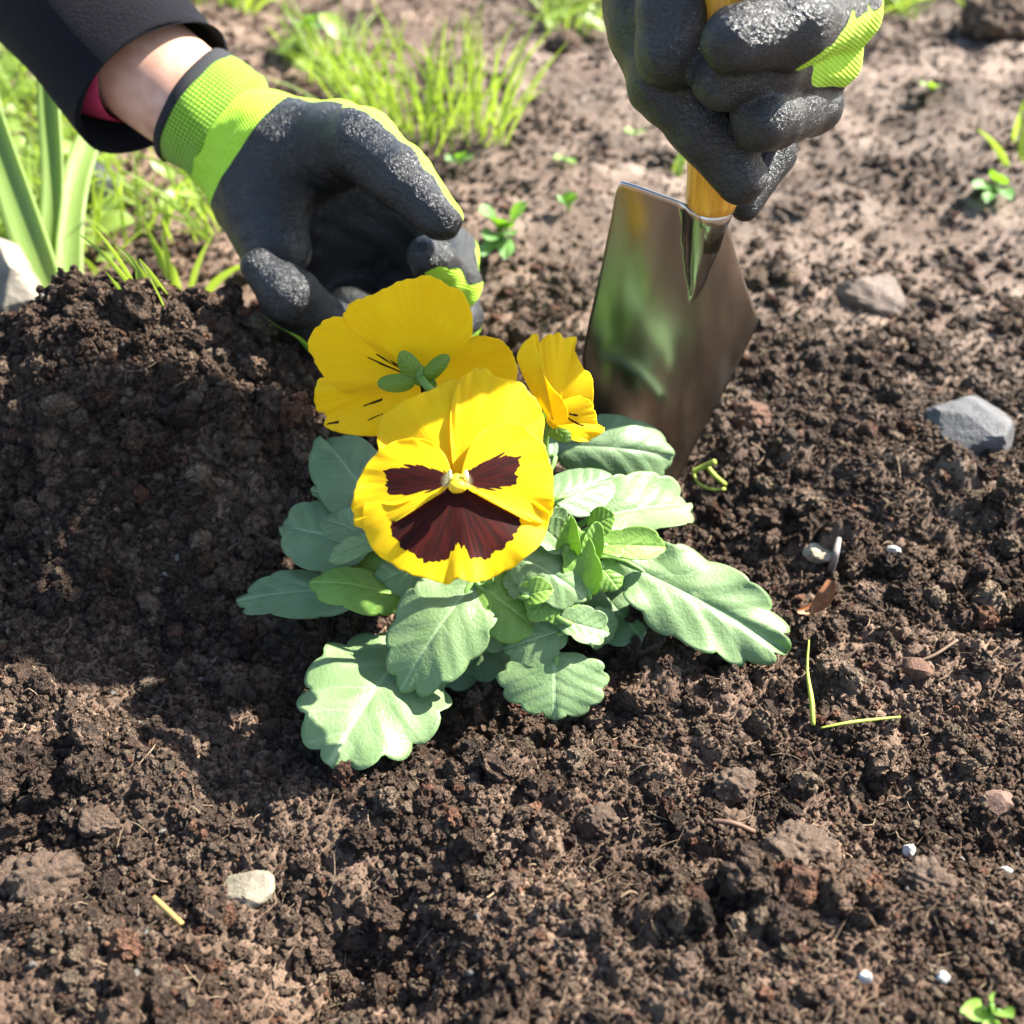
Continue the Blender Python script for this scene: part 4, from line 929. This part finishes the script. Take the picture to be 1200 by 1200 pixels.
strand('twig', [(974, 668, .004), (979, 650, .005), (983, 632, .006)], 4.2, simple('pale_twig', (.2, .17, .15), .7, 400, .3, 900, .5), 'short pale twig end beside the cream pebble', 'twig', taper=(1, 1, .8))
strand('twig', [(1048, 782, .003), (1090, 770, .004), (1122, 750, .005)], 1.8, simple('brown_twig', (.16, .10, .06), .7, 400, .3), 'thin brown twig above the round pebble', 'twig')
strand('twig', [(835, 962, .003), (860, 965, .005), (884, 975, .003)], 3.2, simple('red_twig', (.12, .07, .045), .7, 400, .3), 'curved reddish root piece behind the grey crumbly clod', 'twig')
V, f, uv = ribbon([W(934, 716, .006), W(955, 712, .005), W(970, 698, .010), W(975, 680, .014)], [.002, .005, .007, .003], unit(np.array([-.6, -.6, .5])), 14, 5, .6)
o = tag(part('dead_leaf', V, f, simple('rust_leaf', (.26, .10, .035), .6, 300, .5), base=W(934, 716, .004)), 'curled rust brown dead leaf below the pale twig', 'leaf'); set_uv(o.data, uv)

# ------------------------------------------------------------------ bulb leaves, grass tuft, weeds
bb = W(72, 384, .0); DB = depth(bb)
bulb = thing('bulb_plant', bb, 'tall green strap leaves growing behind the dark soil mound', 'plant')
for i, (path, wd, tw, fo) in enumerate([
  ([(74, 392), (52, 330), (22, 240), (-8, 150), (-30, 60)], [34, 46, 44, 40, 22], .2, .35),
  ([(76, 392), (58, 310), (64, 220), (60, 120), (56, 30)], [16, 26, 30, 32, 26], .5, .4),
  ([(84, 392), (80, 310), (84, 240), (98, 180), (122, 130)], [30, 36, 34, 32, 20], -.3, .3),
  ([(70, 388), (44, 300), (14, 200), (-6, 110)], [12, 20, 24, 14], .4, .4),
  ([(80, 392), (72, 330), (68, 270), (62, 220)], [14, 20, 18, 5], -.5, .4)]):
    d = DB - .012 + .007 * i; V, f, uv = ribbon([P(a, b, d + .01 * j) for j, (a, b) in enumerate(path)], [q * d * PX for q in wd], unit(-F + .15 * R), 30, 7, fo, tw)
    o = part('leaf', V, f, MAT_STRAP, bulb); set_uv(o.data, uv); s = o.modifiers.new('thickness', 'SOLIDIFY'); s.thickness = .0012
def tuft(name, px0, px1, py, n, hmin, hmax, lean, seed, label, cat, spread=.03, wid=.0035, mat=MAT_GRASS):
    rg = np.random.default_rng(seed); c = surf((px0 + px1) / 2, py); t = thing(name, c, label, cat)
    for i in range(n):
        b = surf(px0 + (px1 - px0) * rg.random(), py + rg.normal() * 8); b[1] += rg.normal() * spread * .5; b[2] = float(macro(b[0], b[1])) - .003
        h = hmin + (hmax - hmin) * rg.random(); fx = (b[0] - c[0]) / (abs(surf(px1, py)[0] - c[0]) + 1e-6)
        dr = np.array([fx * .35 + rg.normal() * .22 + lean, rg.normal() * .2, 1.0]); dr = unit(dr); sag = np.array([dr[0], dr[1], -.25]) * h * rg.random() * .6
        pts = [b, b + dr * h * .4, b + dr * h * .75 + sag * .35, b + dr * h + sag]
        V, f, uv = ribbon(pts, [wid * .7, wid * (.8 + .5 * rg.random()), wid * .7, wid * .12], unit(np.array([rg.normal() * .5, -1, .2])), 10, 3, .4, rg.normal() * .6)
        o = part('blade', V, f, mat, t); set_uv(o.data, uv)
    return t
tuft('grass_tuft', 425, 590, 160, 95, .04, .095, -.05, 1, 'bright green grass tuft standing behind the cupped hand', 'grass', .03, .0019)
tuft('grass_tuft', 150, 215, 358, 10, .02, .045, -.3, 2, 'sparse pale grass sprouting just behind the soil mound', 'grass', .015, .0024)
tuft('grass_tuft', 195, 245, 335, 6, .02, .05, .2, 9, 'bluish grass blades leaning under the cupped glove', 'grass', .015, .0036)
tuft('grass_tuft', 1186, 1205, 190, 8, .03, .05, 0, 3, 'small grass sprout by the pale weed leaves on dry soil', 'grass', .012, .004)
tuft('grass_tuft', 776, 796, 198, 4, .02, .035, .3, 4, 'tiny grass sprout behind the trowel blade shoulder', 'grass', .008, .004)

def weed(px, py, spec, label, cat='weed', mat=MAT_WEED, name='weed_seedling', hgt=.012):
    c = surf(px, py); t = thing(name, c, label, cat)
    for i, (dx, dy, ln, wd, lz) in enumerate(spec):
        a = c + np.array([0, 0, hgt * .6]); q = W(px + dx, py + dy, c[2] + lz); a = a + .25 * (q - a); 
        k = depth(c) * PX; V, f, uv = leaf_mesh(a, q, wd * k, UPN, .06, -.1, 5, .04, .1, int(px) + i, 6, 40)
        o = part('leaf', V, f, mat, t); set_uv(o.data, uv)
        V, f = tube(spline([c, c + np.array([0, 0, hgt * .4]), a, a + .2 * (q - a)], 8), .0008, 6); part('stalk', V, f, MAT_STALK, o)
    return t
weed(590, 292, [(-28, -48, 0, 26, .03), (28, -54, 0, 24, .032), (-6, -36, 0, 30, .026), (-20, -12, 0, 26, .018), (12, -16, 0, 24, .02), (-26, 8, 0, 18, .01), (4, 12, 0, 20, .01)], 'leafy green weed growing right of the cupped glove', hgt=.018)
weed(666, 250, [(-12, -16, 0, 20, .012), (10, -18, 0, 20, .012), (0, -26, 0, 16, .014)], 'small pale weed seedling between glove and trowel', hgt=.008)
weed(540, 196, [(-16, -8, 0, 18, .01), (14, -10, 0, 16, .01), (2, -18, 0, 16, .014)], 'low weed seedling in front of the grass tuft', hgt=.008)
weed(1090, 112, [(-10, -14, 0, 18, .016), (10, -12, 0, 16, .014)], 'bright single weed seedling on the far dry soil', mat=MAT_LEAF3, hgt=.008)
weed(1165, 226, [(-24, -6, 0, 22, .012), (6, -22, 0, 26, .016), (18, 6, 0, 20, .01), (-10, 10, 0, 16, .008)], 'pale low weed leaves on dry soil near the grass sprout', hgt=.008)
weed(362, 52, [(-14, -26, 0, 22, .03), (16, -18, 0, 24, .028), (6, -34, 0, 18, .034)], 'weed seedling on the bed behind the glove cuff', hgt=.02)
weed(1156, 1196, [(-28, -10, 0, 24, .016), (4, -26, 0, 22, .018), (28, -4, 0, 24, .014), (2, 16, 0, 20, .012)], 'bright green seedling sprouting in the foreground soil', mat=MAT_LEAF3, hgt=.010)
weed(745, 160, [(-12, -6, 0, 12, .006), (10, -6, 0, 12, .006)], 'faint tiny seedling left of the gripping thumb', mat=MAT_LEAF3, hgt=.006)
weed(662, 190, [(-12, -4, 0, 10, .006), (12, 2, 0, 10, .006)], 'tiny creeping seedling on brown soil behind the pale one', mat=MAT_LEAF3, hgt=.006)

# uncountable green: lawn weeds at the left edge of the bed, and tiny fibres in the soil
def lawn(name, regions, n, seed, label):
    rg = np.random.default_rng(seed); VV = []; FF = []; UU = []; off = 0
    for (x0, x1, y0, y1, wgt) in regions:
        for i in range(int(n * wgt)):
            a = x0 + (x1 - x0) * rg.random(); b = y0 + (y1 - y0) * rg.random(); q = W(a, b, 0)
            if fbm(np.array([q[0] / .05]), np.array([q[1] / .05]), 2, seed)[0] < .30: continue
            q[2] = float(macro(q[0], q[1])) - .004
            if rg.random() < .80:
                h = .025 + .05 * rg.random(); dr = unit(np.array([rg.normal() * .5, rg.normal() * .5, 1])); sag = np.array([dr[0], dr[1], -.3]) * h * .5 * rg.random()
                V, f, uv = ribbon([q, q + dr * h * .5, q + dr * h + sag], [.0018, .0024, .0003], unit(np.array([rg.normal(), -1, .3])), 6, 3, .4, rg.normal() * .5)
            else:
                d = rg.random() * 6.28; L_ = .009 + .012 * rg.random(); z0 = .006 + .022 * rg.random()
                a_ = q + np.array([0, 0, z0]); e = a_ + np.array([cos(d) * L_, sin(d) * L_, .006 * rg.normal()]); V, f, uv = leaf_mesh(a_, e, L_ * (.6 + .3 * rg.random()), unit(np.array([rg.normal() * .3, -.3, 1])), .06, -.1, 5, .05, .1, i, 2, 14)
            VV.append(V); FF += [[k + off for k in g] for g in (f.tolist() if isinstance(f, np.ndarray) else f)]; UU.append(uv); off += len(V)
    o = part(name, np.vstack(VV), FF, MAT_GRASS); set_uv(o.data, np.vstack(UU)); return tag(o, label, 'grass', kind='stuff')
lawn('lawn_weeds', [(-160, 120, 95, 330, .9), (-160, 60, -40, 120, .5), (110, 265, 170, 300, .14), (225, 300, -50, 18, .25), (330, 440, 70, 130, .12), (640, 705, -40, 34, .16), (1000, 1075, -60, 18, .2), (1140, 1230, -50, 10, .12)], 760, 5, 'sunny mixed grass and low weeds along the edge of the bed')
def fibres(n, seed):
    rg = np.random.default_rng(seed); y = .15 + .6 * rg.random(n) ** 1.3; x = (rg.random(n) * 2 - 1) * (.06 + .42 * y); L_ = .003 + .010 * rg.random(n) ** 2; a = rg.random(n) * 6.28
    bn = rg.normal(size=n) * .25 * L_; xs = np.stack([x, x + .5 * L_ * np.cos(a) - bn * np.sin(a), x + L_ * np.cos(a)], 1); ys = np.stack([y, y + .5 * L_ * np.sin(a) + bn * np.cos(a), y + L_ * np.sin(a)], 1)
    zs = np.maximum(soil_z(xs.ravel(), ys.ravel()), macro(xs.ravel(), ys.ravel())).reshape(n, 3) + .0008 + .002 * rg.random((n, 3))
    VV = []; FF = []; CC = []; off = 0
    for i in range(n):
        V, f = tube(spline(np.stack([xs[i], ys[i], zs[i]], 1), 5), .00012 + .00022 * rg.random() ** 2, 4, False)
        VV.append(V); FF += [[k + off for k in g] for g in f]; off += len(V); CC.append(np.tile(np.array([.26, .19, .12]) * (.4 + 1.0 * rg.random()), (len(V), 1)))
    o = part('soil_fibres', np.vstack(VV), FF, MAT_SOIL); cattr(o.data, 'col', np.vstack(CC)); return tag(o, 'fine tan root fibres scattered through the loose soil', 'soil', kind='stuff')
fibres(1800, 9)
